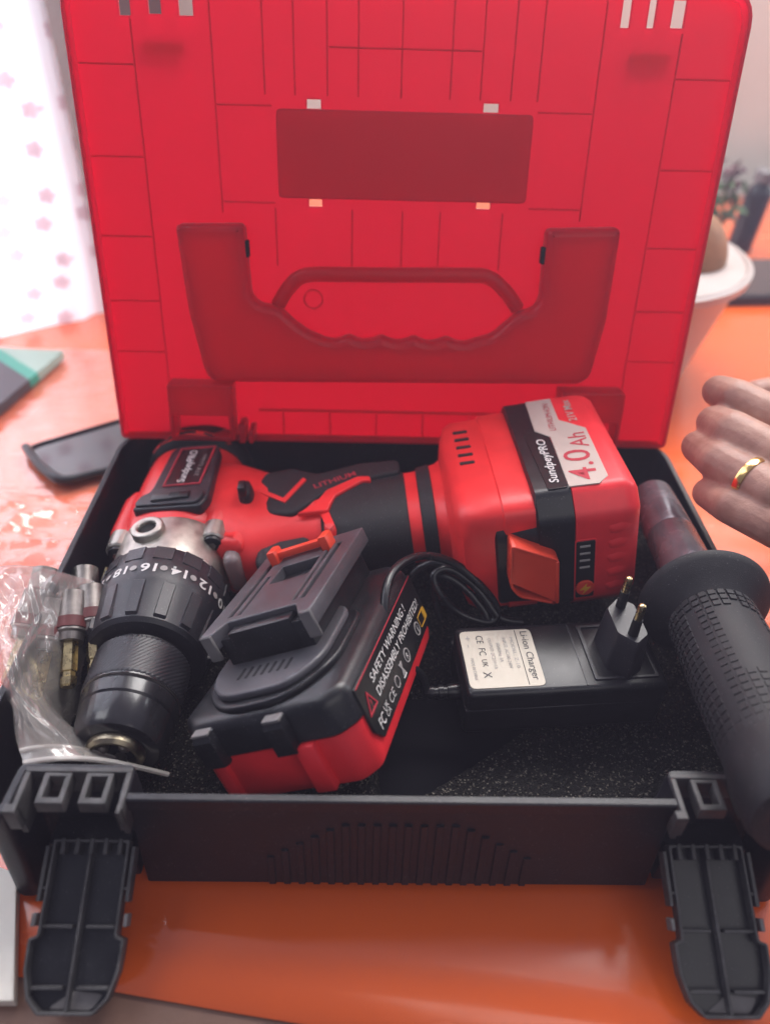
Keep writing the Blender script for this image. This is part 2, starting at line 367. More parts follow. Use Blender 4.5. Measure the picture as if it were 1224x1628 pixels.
def join(mes):
    bm = bmesh.new()
    for m_ in mes: bm.from_mesh(m_)
    me = bpy.data.meshes.new('m'); bm.to_mesh(me); bm.free(); return finish(me)
def xf(me, M):
    me.transform(M); return me

# ------------------------------------------------------------------ setting: table, walls
tbl = link('table', rbox(-.9, 1.1, .02, 1.20, -.045, -.002, .003), WOOD, kind='structure')
def cloth_edge(x): return .0965 - .11 * x + .0004 * math.sin(x * 40)
v = []; f = []; nx, ny = 90, 40
for i in range(nx + 1):
    x = -.895 + 1.99 * i / nx
    for j in range(ny + 1):
        t = j / ny; y = cloth_edge(x) + (1.195 - cloth_edge(x)) * t
        v.append((x, y, .00006 * noise.noise(Vector((x * 6, y * 6, 0)))))
for i in range(nx):
    for j in range(ny): a = i * (ny + 1) + j; f.append((a, a + ny + 1, a + ny + 2, a + 1))
me = mesh(v, f); cl = link('tablecloth', me, CLOTH)
sm = cl.modifiers.new('thick', 'SOLIDIFY'); sm.thickness = .0016; sm.offset = -1
cl['kind'] = 'structure'
link('wall', rbox(-.22, 2.2, 1.30, 1.40, -1.0, 2.4, 0), WALLM, kind='structure')

# ------------------------------------------------------------------ the tool case
YAW = .02295; HR = .0632
case = empty('tool_case', (0, .4028, 0), (0, 0, YAW), 'open tool case with black base and upright red lid on the orange table', 'tool case')
def outline(grow=0, front=0):
    half = [(.17, 0), (.17, -.232), (.158, -.2545 - front), (.149, -.2545 - front), (.1475, -.236 - front), (.106, -.236 - front), (.106, -.248 - front)]
    pts = [Vector(p) for p in half] + [Vector((-x, y)) for x, y in reversed(half)]
    rr = [.018, .012, .006, .003, .0015, .0015, .0015]
    o = rpoly(pts, rr + rr[::-1], 6)
    return offset(o, grow) if grow else o
def ring(poly, z): return [Vector((p.x, p.y, z)) for p in poly]
link('base_shell', loops([ring(outline(-.004, .003), .0015), ring(outline(0, .004), .004), ring(outline(0, .0), .0555), ring(outline(.0016), .0563), ring(outline(.0016), HR - .0006), ring(outline(.001), HR),
                          ring(outline(-.0014), HR), ring(outline(-.0018), HR - .0006), ring(outline(-.003), .0045)], cap0=False, cap1=False, ang=30), BLACK, case)
FLOORM = mat('matte_black_floor', (.006, .006, .009), .85, spec=.15)
link('floor_panel', plate(rpoly(rect(-.1680, .1680, -.2350, -.0020), .012, 5), .0015, .0042, bevel=.0004), FLOORM, case)
link('floor_panel', plate(rect(-.1045, .1045, -.2495, -.2353), .0015, .0041, bevel=.0004), FLOORM, case)
# vertical ribs pressed into the front panel
for k in range(18):
    x = -.053 + k * .0062; a = abs(x - .0); top = .046 if a < .024 else .046 - (a - .024) * .78
    zb = .0045
    yb, yt = -.2519, -.248 - .0035 * (1 - top / .0555)
    vv = []; 
    for (z, y) in ((zb, yb), (top, yt)):
        vv += [(x - .0021, y + .001, z), (x - .0013, y - .0011, z), (x + .0013, y - .0011, z), (x + .0021, y + .001, z)]
    link('rib', mesh(vv, [(0, 1, 5, 4), (1, 2, 6, 5), (2, 3, 7, 6), (0, 3, 2, 1), (4, 5, 6, 7), (0, 4, 7, 3)], False), BLACK, case)
# foam lining: uneven, torn surface
v = []; f = []; nx, ny = 230, 170
def foam_z(x, y):
    z = .011 + .016 * max(0, min(1, (x - .035) / .03)) * max(0, min(1, (y + .145) / .03)) + .004 * noise.noise(Vector((x * 30, y * 30, 1)))
    z += .004 * max(0, min(1, (-y - .19) / .03))
    wx = .40 * 0 + x; hol = max(0, min(1, (.030 + (y + .205) * 1.3 - x) / .004)) * max(0, min(1, (x + .012) / .006)) * max(0, min(1, (-y - .150) / .01))
    z -= .013 * hol
    return z + .0009 * noise.noise(Vector((x * 420, y * 420, 3))) + .0007 * noise.noise(Vector((x * 900, y * 900, 5)))
for i in range(nx + 1):
    for j in range(ny + 1):
        x = -.1655 + .331 * i / nx; y = -.2435 + .240 * j / ny
        if abs(x) > .100: y = -.2315 + .228 * j / ny
        v.append((x, y, foam_z(x, y)))
for i in range(nx):
    for j in range(ny): a = i * (ny + 1) + j; f.append((a, a + ny + 1, a + ny + 2, a + 1))
link('foam_liner', mesh(v, f, False), FOAM, case, kind='stuff')

# latches: catch frame at the rim, flap folded open onto the table
def latch(sgn):
    cx = sgn * .1252
    fr = [plate(rect(cx - .0205, cx + .0205, -.2384, -.2364), .050, HR + .001), plate(rect(cx - .0205, cx - .0184, -.2535, -.2384), .046, HR + .001), plate(rect(cx + .0184, cx + .0205, -.2535, -.2384), .046, HR + .001)]
    for dx in (-.0076, .0084):
        fr.append(plate(rect(cx + dx - .0052, cx + dx + .0052, -.2515, -.2386), .0575, HR + .0008, holes=[rect(cx + dx - .0031, cx + dx + .0031, -.2490, -.2402)]))
    fr.append(plate(rect(cx - .0230, cx - .0184, -.2555, -.2520), .052, HR + .0012)); fr.append(plate(rect(cx + .0184, cx + .0200, -.2555, -.2520), .052, HR + .0012))
    link('latch_catch', join(fr), LATCHG, case)
    link('hinge_block', rbox(cx - .0165, cx + .0165, -.2500, -.2365, .005, .030, .001), BLACK, case)
    half = [(.0150, .002), (.0150, -.030), (.0150, -.0315), (.0180, -.0325), (.0176, -.0430), (.0150, -.0520), (.0100, -.0570)]
    pts = [Vector(p) for p in half] + [Vector((-x, y)) for x, y in reversed(half)]
    o = rpoly(pts, .0008, 2)
    la = link('latch', plate(o, 0, .0014), BLACK2, case, loc=(sgn * .1225, -.2500, .0300), rot=(rad(25.5), 0, 0))
    inn = offset(o, -.0011)
    link('rim_wall', plate(o, .0012, .0062, holes=[inn], bevel=.0003), LATCHG, la)
    link('rib', rbox(-.0006, .0006, -.0560, .001, .001, .0056, .0002, 1), LATCHG, la)
    for y in (-.0285, -.0485):
        for s in (-1, 1): link('rib', rbox(min(s * .0026, s * .0142), max(s * .0026, s * .0142), y - .0006, y + .0006, .001, .0050, .0002, 1), LATCHG, la)
    for s in (-1, 1):
        link('side_rail', plate(rect(min(s * .0162, s * .0176), max(s * .0162, s * .0176), -.0200, -.0005), .0004, .0062, bevel=.0002), LATCHG, la)
        link('rail_web', rbox(min(s * .0148, s * .0165), max(s * .0148, s * .0165), -.0160, -.0148, .001, .0055, .0002, 1), LATCHG, la)
        link('guide_pin', rbox(min(s * .0166, s * .0182), max(s * .0166, s * .0182), -.0285, -.0240, .0004, .0060, .0003, 1), EDGEP, la)
    for k in range(5): link('tooth', rbox(-.0118 + k * .0056, -.0100 + k * .0056, -.0035, .0025, .001, .0066, .0003, 1), LATCHG, la)
    # a broken lip and whitish stress marks at the tip
    link('stress_mark', plate(rpoly([Vector((-.008, -.0555)), Vector((.0085, -.0558)), Vector((.0122, -.0505)), Vector((.001, -.0495))], .002, 3), .0013, .0018, bevel=.0002), EDGEP, la)
latch(-1); latch(1)

# lid, hinged at the back rim and leaning back
LW = .17; LH = .2405
lo = rpoly([Vector((-LW, .0)), Vector((LW, .0)), Vector((LW, LH)), Vector((-LW, LH))], [.004, .004, .016, .016], 6)
slots = [rect(-.0515, -.0443, .1842, .1884), rect(.0412, .0490, .1846, .1886), rect(-.0513, -.0443, .1364, .1400), rect(.0411, .0486, .1372, .1408)]
slots += [rect(-.1440, -.1385, .2232, .2362), rect(-.1293, -.1232, .2242, .2362), rect(-.1143, -.1074, .2238, .2362),
          rect(.1072, .1115, .2240, .2362), rect(.1205, .1240, .2242, .2362), rect(.1325, .1388, .2245, .2362)]
lid = link('lid', plate(lo, -.0022, 0, holes=slots, bevel=.0005), LIDM, case, loc=(0, 0, HR + .0003), rot=(rad(90 - 12.1), 0, 0))
inn = offset(lo, -.0020)
link('edge_flange', plate(lo, .0001, .0085, holes=[inn], bevel=.0005), LIDM, lid)
def lrib(x0, y0, x1, y1, hgt=.0008, wd=.0004):
    if abs(x1 - x0) > abs(y1 - y0): me = rbox(min(x0, x1), max(x0, x1), y0 - wd, y0 + wd, .0001, hgt, .0002, 1)
    else: me = rbox(x0 - wd, x0 + wd, min(y0, y1), max(y0, y1), .0001, hgt, .0002, 1)
    link('rib', me, LIDM, lid)
for s in (-1, 1):
    lrib(s * .1390, .030, s * .1390, .222); lrib(s * .0992, .132, s * .0992, .235)
    for y in (.0530, .0830, .1185, .1590, .2020): lrib(s * .1676, y, s * .1398, y)
    lrib(s * .0984, .1850, s * .0700, .1850); lrib(s * .0984, .1378, s * .0700, .1378)
for x in (-.0732, -.0576, -.0406, -.0247, -.0024, .0232, .0390, .0549, .0689): lrib(x, .1900, x, .2355)
lrib(-.0395, .2120, .0380, .2120, .0009)
for x in (-.0700, -.0276, .0003, .0213, .0560): lrib(x, .1045, x, .1350, .0009)
# plate holder on the outside blocks the light from behind
link('label_holder', plate(rpoly(rect(-.0678, .0678, .1405, .1838), .003, 4), .0001, .0020, bevel=.0006), LIDM, lid)
for s, y in ((-1, .2100), (1, .2110)): link('dimple', plate(rpoly(rect(s * .124 - .011, s * .124 + .011, y - .003, y + .003), .003, 4), -.0060, -.0023, bevel=.001), LIDM, lid)
# handle pocket bulging inwards
top = [(-.0862, .1275), (-.0845, .0900), (-.0800, .0845), (-.0690, .0830), (-.0600, .0745), (-.0520, .0690)]
scal = []
for k in range(5):
    x0 = -.0470 + k * .0190; scal += [(x0, .0672), (x0 + .0055, .0648), (x0 + .0115, .0648), (x0 + .0170, .0672)]
top2 = [(.0540, .0690), (.0610, .0755), (.0690, .0830), (.0770, .0850), (.0800, .0900), (.0795, .1285)]
poly = [Vector(p) for p in [(-.1235, .1265), (-.1205, .0800), (-.1140, .0440), (-.1090, .0385), (.1090, .0415), (.1150, .0470), (.1195, .0800), (.1200, .1300)] + top2[::-1] + scal[::-1] + top[::-1]]
poly = rpoly(poly, .0035, 4)
link('handle_pocket', plate(poly, .0001, .0140, bevel=.0038), LIDM, lid)
arch = spline([(-.0705, .0825, .002), (-.0640, .0925, .003), (-.0540, .0998, .003), (-.0300, .1008, .003), (.0, .1012, .003), (.0300, .1018, .003), (.0500, .1012, .003), (.0620, .0925, .003), (.0690, .0835, .002)], 6)
link('grip_arch', tube(arch, .0042, 14), LIDM, lid)
link('screw_boss', plate(circle(-.0500, .0860, .0058, 28), .0001, .0009, holes=[circle(-.0500, .0860, .0050, 28)], bevel=.0002), LIDM, lid)
for s in (-1, 1):
    x = -.0855 if s < 0 else .0790
    link('pivot_slot', rbox(x - .0012, x + .0012, .1100, .1190, .0060, .0115, .0005, 1), DARKHOLE, lid)
# hinge towers and stiffeners near the hinge
tw = [rect(-.1372, -.0985, .0020, .0370)]
link('hinge_tower', plate(rpoly(tw[0], .0015, 3), .0001, .0150, holes=[rpoly(rect(-.1345, -.1015, .0045, .0180), .001, 3)], bevel=.0008), LIDM, lid)
link('hinge_tower', plate(rpoly(rect(.0985, .1372, .0020, .0370), .0015, 3), .0001, .0150, holes=[rpoly(rect(.1015, .1345, .0045, .0180), .001, 3)], bevel=.0008), LIDM, lid)
link('hinge_hook', rbox(-.0960, -.0920, .0010, .0130, .0001, .0160, .001), LIDM, lid)
link('hinge_hook', rbox(-.0900, -.0870, .0010, .0100, .0001, .0160, .001), LIDM, lid)
link('bottom_ledge', plate(rect(-.0850, .0950, .0170, .0186), .0001, .0014), LIDM, lid)
for k in range(6): lrib(-.0700 + k * .0290, .0022, -.0700 + k * .0290, .0164, .0020, .0004)

# ------------------------------------------------------------------ cordless drill (on its side, pack still attached)
drill = empty('cordless_drill', (.0917, .2825, .0723), (-.0359, -.1577, .0732), 'red and black cordless hammer drill lying on its side, battery pack marked 4.0Ah attached', 'drill')
HX = -.2110
def lofty(secs, n=44):           # along Y: (Y, cx, cz, rx, rz, e)
    return loops([[Vector((cx + a, y, cz + b)) for a, b in sup(rx, rz, e, n)] for y, cx, cz, rx, rz, e in secs], ang=42)
def loftx(secs, n=44):           # along X: (X, cy, cz, ry, rz, e)
    return loops([[Vector((x, cy + a, cz + b)) for a, b in sup(ry, rz, e, n)] for x, cy, cz, ry, rz, e in secs], ang=42)
def dp(name, me, m, parent=None, **k): return link(name, me, m, parent or drill, **k)
dp('motor_housing', lofty([(.043, HX, 0, .0300, .0300, 2.3), (.046, HX, 0, .0315, .0312, 2.4), (.070, HX, 0, .0320, .0312, 2.6), (.105, HX, 0, .0315, .0305, 2.6), (.122, HX, 0, .0305, .0295, 2.5), (.130, HX, 0, .0290, .0285, 2.4)]), REDP)
dp('rear_cap', lofty([(.1170, HX, 0, .0318, .0310, 2.5), (.1200, HX, 0, .0332, .0345, 2.5), (.1330, HX, 0, .0330, .0350, 2.5), (.1430, HX, 0, .0305, .0320, 2.4), (.1480, HX, 0, .0210, .0200, 2.2), (.1500, HX, 0, .0110, .0100, 2)]), RUBBER)
# curved vent insert on the rear cap
av = []
for z0, rr in ((.1265, .0327), (.1325, .0322)):
    pass
pts = []
for k in range(13):
    a = rad(90 - 52 + k * 104 / 12); pts.append(Vector((HX + .0335 * math.cos(a), .1235 - .003 * abs(k - 6) / 6, .0352 * math.sin(a))))
dp('vent_arc', tube(pts, lambda t: .0022 if .06 < t < .94 else .0014, 8), REDP)
for k in range(3): dp('vent_slot', tube(pts[2 + k * 3:5 + k * 3], .0012, 6), DARKHOLE, loc=(0, -.0005, .0012))
# side badge plate with frame and lettering
bp_ = rpoly([Vector(p) for p in ((-.2290, .0510), (-.1900, .0480), (-.1865, .0570), (-.1885, .1060), (-.1920, .1110), (-.2160, .1125), (-.2190, .1080), (-.2215, .0700))], .003, 4)
plt = dp('badge_plate', plate(bp_, .0265, .0332, bevel=.0012), GREYP)
dp('plate_step', plate(rpoly([Vector(p) for p in ((-.2275, .0525), (-.1915, .0500), (-.1885, .0590), (-.1930, .0650), (-.2180, .0665), (-.2260, .0610))], .003, 4), .0325, .0348, bevel=.0009), GREYP)
dp('plate_clip', rbox(-.2180, -.1965, .0540, .0600, .0340, .0364, .0009), BLACK2)
dp('clip_notch', rbox(-.2080, -.2020, .0560, .0592, .0355, .0367, .0004, 1), DARKHOLE)
fo = [Vector(p) for p in ((-.2155, .0700), (-.1935, .0690), (-.1910, .1075), (-.2130, .1090))]
dp('badge_frame', plate(fo, .0330, .0340, holes=[offset(rpoly(fo, 0), -.0009)], bevel=.0002), REDINK)
dp('badge_face', plate(offset(rpoly(fo, 0), -.0010), .0330, .0336, bevel=.0002), LABELB)
def letters(s, L, Hh, m, parent, o, ex, ey, name='lettering', **k):
    me = fit_text(s, L, Hh, **k); ex = Vector(ex).normalized(); ey = Vector(ey).normalized(); ez = ex.cross(ey)
    M = Matrix(((ex.x, ey.x, ez.x, o[0]), (ex.y, ey.y, ez.y, o[1]), (ex.z, ey.z, ez.z, o[2]), (0, 0, 0, 1)))
    return link(name, xf(me, M), m, parent)
letters('SundpeyPRO', .0330, .0062, WHITEINK, plt, (-.2050, .0720, .03385), (.06, 1, 0), (-1, .06, 0), bold=.01, italic=.15)
letters('21V Li-ion', .0220, .0026, GREYINK, plt, (-.1975, .0770, .03385), (.06, 1, 0), (-1, .06, 0))
dp('mode_arrow', plate([Vector((-.1860, .0800)), Vector((-.1825, .0865)), Vector((-.1845, .0800))], .0235, .0262, bevel=.0002), DARKHOLE)
# front gear housing
dp('gear_housing', lofty([(.0130, HX, 0, .0285, .0285, 2), (.0150, HX, 0, .0300, .0300, 2.1), (.0200, HX, 0, .0306, .0306, 2.2), (.0425, HX, 0, .0312, .0309, 2.3), (.0455, HX, 0, .0308, .0305, 2.3)]), SILVER)
for s, bx in ((-1, -.2365), (1, -.1840)):
    b = dp('screw_boss', lathe([(.0335, .0060), (.0345, .0068), (.0460, .0072), (.0465, .0066)], 28, 'Y', (bx, 0, .0180)), SILVER)
    dp('boss_sleeve', lathe([(.0455, .0074), (.0470, .0080), (.0750, .0078), (.0830, .0055), (.0870, .0015)], 28, 'Y', (bx, 0, .0178)), REDP)
    link('screw_head', lathe([(.0310, .0030), (.0318, .0050), (.0340, .0054)], 20, 'Y', (bx, 0, .0180)), BLACK2, b)
    link('screw_recess', lathe([(.0304, .0022), (.0312, .0022)], 6, 'Y', (bx, 0, .0180)), STEEL, b)
pb = dp('pivot_boss', plate(circle(HX - .004, .0330, .0088, 30), .0255, .0345, holes=[circle(HX - .004, .0330, .0048, 24)], bevel=.0012), SILVER)
link('boss_hole', plate(circle(HX - .004, .0330, .0050, 24), .0255, .0322), DARKHOLE, pb)
dp('side_panel', rbox(-.2445, -.2390, .018, .040, -.006, .010, .002), REDP)
dp('wire_clip', tube(spline([(-.2440, .030, .012), (-.2465, .018, .006), (-.2455, .010, .000)], 5), .0008, 6), BRASS)
# torque ring
RR = .0330
tq = dp('torque_ring', lathe([(-.0300, .0225), (-.0298, .0268), (-.0280, .0288), (-.0120, .0314), (-.0060, .0326), (-.0045, RR), (.0160, RR), (.0180, .0318), (.0182, .0250)], 72, 'Y', (HX, 0, 0)), GREYP)
def on_ring(me, phi, y, R, flip=True):
    for vtx in me.vertices:
        p = phi - vtx.co.x / R; vtx.co = Vector((HX + (R + vtx.co.z) * math.sin(p), y - vtx.co.y, (R + vtx.co.z) * math.cos(p)))
    return me
NUMS = ['2', '4', '6', '8', '10', '12', '14', '16', '18', '20', '22', '24']
for k, s in enumerate(NUMS):
    phi = rad(8 - (k - 7) * 26)
    me = fit_text(s, .0040 * len(s), .0060, bold=.02)
    for vtx in me.vertices: vtx.co.x -= .0040 * len(s) / 2
    link('number', on_ring(me, phi, .0010, RR + .0003), WHITEINK, tq)
    d = bpy.data.meshes.new('d'); d.from_pydata([(p.x, p.y, .0002) for p in circle(0, 0, .0018, 14)], [], [tuple(range(14))])
    link('index_dot', on_ring(d, phi - rad(13), .0010, RR + .0003), GREYINK, tq)
for k in range(14):               # raised grip pads on ring
    a0 = 2 * PI * k / 14 + rad(4); vv = []
    for (y, r0) in ((-.0275, .0286), (-.0265, .0306), (-.0075, .0329), (-.0062, .0320)):
        for da in (-.105, -.085, .085, .105):
            r1 = r0 - (.0016 if abs(da) > .1 else 0); vv.append((HX + r1 * math.sin(a0 + da), y, r1 * math.cos(a0 + da)))
    ff = [(i * 4 + j, i * 4 + j + 1, i * 4 + j + 5, i * 4 + j + 4) for i in range(3) for j in range(3)] + [(0, 1, 2, 3), (12, 13, 14, 15)]
    link('grip_pad', mesh(vv, ff, True, 25), GREYP, tq)
for k in range(14):               # shallow pads behind the numbers
    a0 = 2 * PI * k / 14 + rad(17); vv = []
    for (y, r0) in ((.0078, .0324), (.0082, .0336), (.0168, .0336), (.0176, .0322)):
        for da in (-.15, -.14, .14, .15):
            r1 = r0 - (.0006 if abs(da) > .145 else 0); vv.append((HX + r1 * math.sin(a0 + da), y, r1 * math.cos(a0 + da)))
    link('grip_pad', mesh(vv, ff, True, 25), GREYP, tq)
# chuck with knurled sleeve
ck = dp('chuck', lathe([(-.0310, .0195), (-.0330, .0222), (-.0560, .0222), (-.0564, .0218), (-.0575, .0218), (-.0580, .0221), (-.0640, .0214), (-.0648, .0206), (-.0655, .0211), (-.0770, .0196), (-.0800, .0180), (-.0812, .0150), (-.0812, .0128), (-.0780, .0124), (-.0700, .0115)], 72, 'Y', (HX, 0, 0)), SHAFT)
v = []; f = []; NA, NY = 300, 26
for j in range(NY + 1):
    y = -.0335 - .0220 * j / NY
    for i in range(NA):
        t = 2 * PI * i / NA; g = .00030 * math.sin(60 * t + y * 2600) if 0 < j < NY else -.0006
        r0 = .0226 + g; v.append((HX + r0 * math.cos(t), y, r0 * math.sin(t)))
for j in range(NY):
    for i in range(NA): f.append((j * NA + i, j * NA + (i + 1) % NA, (j + 1) * NA + (i + 1) % NA, (j + 1) * NA + i))
link('knurled_sleeve', mesh(v, f, True, 60), GREYP, ck)
NOSE = mat('dark_brass', (.36, .31, .22), .32, metal=1, var=.3, vscale=300)
link('chuck_nose', lathe([(-.0790, .0132), (-.0835, .0126), (-.0850, .0112), (-.0848, .0098), (-.0800, .0090), (-.0760, .0088)], 48, 'Y', (HX, 0, 0)), NOSE, ck)
link('nose_bore', lathe([(-.0795, .0092), (-.0700, .0090)], 24, 'Y', (HX, 0, 0)), DARKHOLE, ck)
for k in range(3):
    a = 2 * PI * k / 3 + .5; c = Vector((HX + .0058 * math.cos(a), 0, .0058 * math.sin(a)))
    link('jaw', lathe([(-.0835, .0012), (-.0825, .0026), (-.0760, .0030)], 10, 'Y', c), STEEL, ck)
link('band', lathe([(-.0570, .0217), (-.0566, .0225), (-.0562, .0217)], 48, 'Y', (HX, 0, 0)), STEEL, ck)
# the head sits a few degrees off square to the handle
HM = Matrix.Translation((HX, .07, 0)) @ Matrix.Rotation(-.045, 4, 'Z') @ Matrix.Translation((-HX, -.07, 0))
for o in list(drill.children_recursive): o.data.transform(HM)
# handle
dp('handle_core', loftx([(-.190, .076, 0, .038, .0285, 3), (-.176, .069, 0, .044, .0250, 2.8), (-.164, .064, 0, .043, .0225, 2.6), (-.150, .062, 0, .0350, .0210, 2.5), (-.135, .059, 0, .0310, .0200, 2.5), (-.105, .055, 0, .0290, .0200, 2.5), (-.075, .055, 0, .0290, .0205, 2.5), (-.062, .055, 0, .0320, .0225, 2.6), (-.052, .054, 0, .0400, .0275, 3)]), REDP)
rg = dp('rubber_grip', loftx([(-.1275, .0535, 0, .0285, .0185, 2.5), (-.1265, .0535, 0, .0300, .0205, 2.5), (-.105, .0545, 0, .0302, .0212, 2.5), (-.0815, .0545, 0, .0302, .0214, 2.5), (-.0800, .0545, 0, .0290, .0205, 2.5)]), RUBBER)
dp('grip_collar', loftx([(-.0735, .055, 0, .0295, .0205, 2.5), (-.0730, .055, 0, .0306, .0222, 2.5), (-.0660, .055, 0, .0322, .0232, 2.5), (-.0655, .055, 0, .0300, .0220, 2.5)]), RUBBER)
dp('grip_back', plate(rpoly([Vector(p) for p in ((-.1660, .0720), (-.1610, .0880), (-.1450, .0900), (-.1290, .0800), (-.1050, .0850), (-.0820, .0830), (-.0820, .0700), (-.1000, .0680), (-.1180, .0650), (-.1290, .0560), (-.1420, .0440), (-.1560, .0480))], .003, 3), .0120, .0217, bevel=.0018), RUBBER)
dp('grip_chevron', plate(rpoly([Vector(p) for p in ((-.1640, .0690), (-.1470, .0545), (-.1355, .0740), (-.1375, .0765), (-.1480, .0590), (-.1630, .0720))], .0006, 2), .0212, .0226, bevel=.0003), REDP)
dp('grip_flash', plate(rpoly([Vector(p) for p in ((-.1400, .0425), (-.1230, .0420), (-.1190, .0545), (-.1035, .0655), (-.0985, .0640), (-.0990, .0690), (-.1060, .0705), (-.1240, .0610), (-.1300, .0500))], .0015, 3), .0195, .0224, bevel=.0008), REDP)
letters('LITHIUM', .0250, .0046, REDINK, rg, (-.1310, .0665, .02185), (1, .33, 0), (-.33, 1, 0), bold=.012)
dp('trigger', loops([[Vector((x, y, z)) for x, y in rpoly([Vector(q) for q in ((-.1630 + d, .0150 + d), (-.1360 - d, .0180 + d), (-.1310 - d, .0500), (-.1640 + d, .0500))], .006, 5)] for z, d in ((-.0120, .002), (-.0105, 0), (.0105, 0), (.0125, .0015), (.0132, .0035))], ang=50), RUBBER)
dp('trigger_guard', plate(rpoly([Vector(q) for q in ((-.1860, .0300), (-.1690, .0260), (-.1660, .0440), (-.1300, .0480), (-.1240, .0250), (-.1180, .0300), (-.1240, .0600), (-.1860, .0700))], .004, 4), -.0205, .0205, bevel=.006), REDP)
dp('work_light', rbox(-.1810, -.1715, .0200, .0340, -.009, .0150, .004, 4), LED)
dp('direction_switch', loops([[Vector((-.1690 + a, .0640 + b, z)) for a, b in sup(rx, ry, 2.6, 20)] for z, rx, ry in ((.0180, .0042, .0078), (.0260, .0040, .0072), (.0300, .0034, .0060), (.0310, .0020, .0040))], ang=50), BLACK2)
dp('switch_lever', rbox(-.1712, -.1668, .0560, .0640, .0280, .0350, .0012), BLACK2)
# foot that takes the pack
dp('handle_foot', loops([[Vector((x, .0525 + a, b)) for a, b in sup(ry, rz, e, 56)] for x, ry, rz, e in ((-.0600, .0310, .0225, 2.8), (-.0575, .0410, .0290, 4.5), (-.0545, .0468, .0335, 6.5), (-.0500, .0486, .0350, 8), (-.0200, .0490, .0354, 8), (-.0150, .0488, .0350, 8))], ang=40), REDP)
dp('foot_step', loops([[Vector((x, .0530 + a, b)) for a, b in sup(ry, rz, 8, 56)] for x, ry, rz in ((-.0345, .0495, .0350), (-.0335, .0503, .0360), (-.0175, .0503, .0360), (-.0165, .0495, .0352))], ang=40), REDP)
for k in range(5):
    y = .0480 + k * .0078; dp('vent_slot', rbox(-.0495, -.0415, y, y + .0024, .0340, .0357, .0004, 1), DARKHOLE)
# battery pack on the drill
pk = dp('battery_pack', loops([[Vector((x, y, z)) for y, z in [(q.x, q.y) for q in rpoly([Vector(t) for t in ((0 + d, -.0270), (0 + d, .0270), (.0098, .0388 - d), (.0980, .0388 - d), (.1080 - d, .0290), (.1080 - d, -.0290), (.0980, -.0388 + d), (.0098, -.0388 + d))], .0035, 4)]] for x, d in ((-.0185, .002), (-.0175, .0003), (-.0003, .0))], ang=35), BLACK2)
RE = [Vector(t) for t in ((0, -.0270), (0, .0270), (.0098, .0388), (.0980, .0388), (.1080, .0290), (.1080, -.0290), (.0980, -.0388), (.0098, -.0388))]
def sec8(d): return offset(rpoly(RE, .0035, 4), d)
link('red_cover', loops([[Vector((x, q.x, q.y)) for q in sec8(d)] for x, d in ((-.0001, -.0006), (.0002, .0003), (.0240, .0003), (.0285, -.0010), (.0320, -.0040), (.0335, -.0075))], ang=30), REDB, pk)
link('front_shoulder', loops([[Vector((x, q.x, q.y)) for q in rpoly([Vector(t) for t in ((.001 + d, -.0260), (.001 + d, .0220), (.0120, .0330 - d), (.0480, .0330 - d), (.0480, -.0340 + d), (.0120, -.0340 + d))], .006, 4)] for x, d in ((-.0400, .004), (-.0380, .0012), (-.0170, 0))], ang=40), BLACK2, pk)
# scooped release button
bo = rpoly([Vector(t) for t in ((-.0345, -.0050), (-.0300, -.0130), (-.0110, -.0215), (-.0095, .0090), (-.0330, .0225))], .003, 4)
def yplate(loop, y0, y1, holes=(), bevel=.0005):
    me = plate(loop, y0, y1, holes, bevel)
    return xf(me, Matrix(((1, 0, 0, 0), (0, 0, 1, 0), (0, 1, 0, 0), (0, 0, 0, 1))))
rb_ = link('release_button', yplate(bo, -.0078, .0040, [offset(bo, -.0016)], .0006), REDBTN, pk)
link('button_scoop', yplate(offset(bo, -.0012), -.0004, .0030, bevel=.0004), REDBTN, rb_)
link('button_cheek', xf(rbox(-.0118, -.0097, -.0084, .003, -.0200, .0085, .0009), Matrix.Identity(4)), REDBTN, rb_)
# indicator panel
ip = link('indicator_panel', yplate(rpoly(rect(-.0003, .0104, -.0255, .0140), .0012, 3), -.0006, .0006, bevel=.0002), REDB, pk)
link('indicator_face', yplate(rpoly(rect(.0003, .0097, -.0247, .0132), .0010, 3), -.0011, .0004, bevel=.0002), LABELB, ip)
for k in range(4): link('indicator_bar', yplate(rect(.0020, .0072, .0095 - k * .0046, .0107 - k * .0046), -.0015, -.0008, bevel=.0002), GREYINK, ip)
link('check_button', yplate(circle(.0050, -.0175, .0048, 28), -.0024, -.0008, bevel=.0005), REDBTN, ip)
link('bolt_mark', yplate([Vector(t) for t in ((.0058, -.0140), (.0022, -.0182), (.0047, -.0182), (.0036, -.0212), (.0078, -.0166), (.0054, -.0166))], -.0027, -.0020, bevel=.0001), YELLOW, ip)
# ridges wrapping the outer corner
for k in range(5):
    z = .0190 - k * .0095
    link('grip_ridge', loops([[Vector((x, y, z + b)) for x, y, b in ((x0, y0, -hh), (x0 + .0005, y0 - .0012, 0), (x0, y0, hh * .7))] for x0, y0, hh in ((.0145, .0014, .0004), (.0175, -.0008, .0030), (.0240, .0000, .0042), (.0290, .0030, .0042), (.0325, .0085, .0040), (.0332, .0160, .0008))], ang=50), REDB, pk)
link('edge_rail', rbox(.0245, .0285, .0200, .0850, .0330, .0368, .0012), REDB, pk)
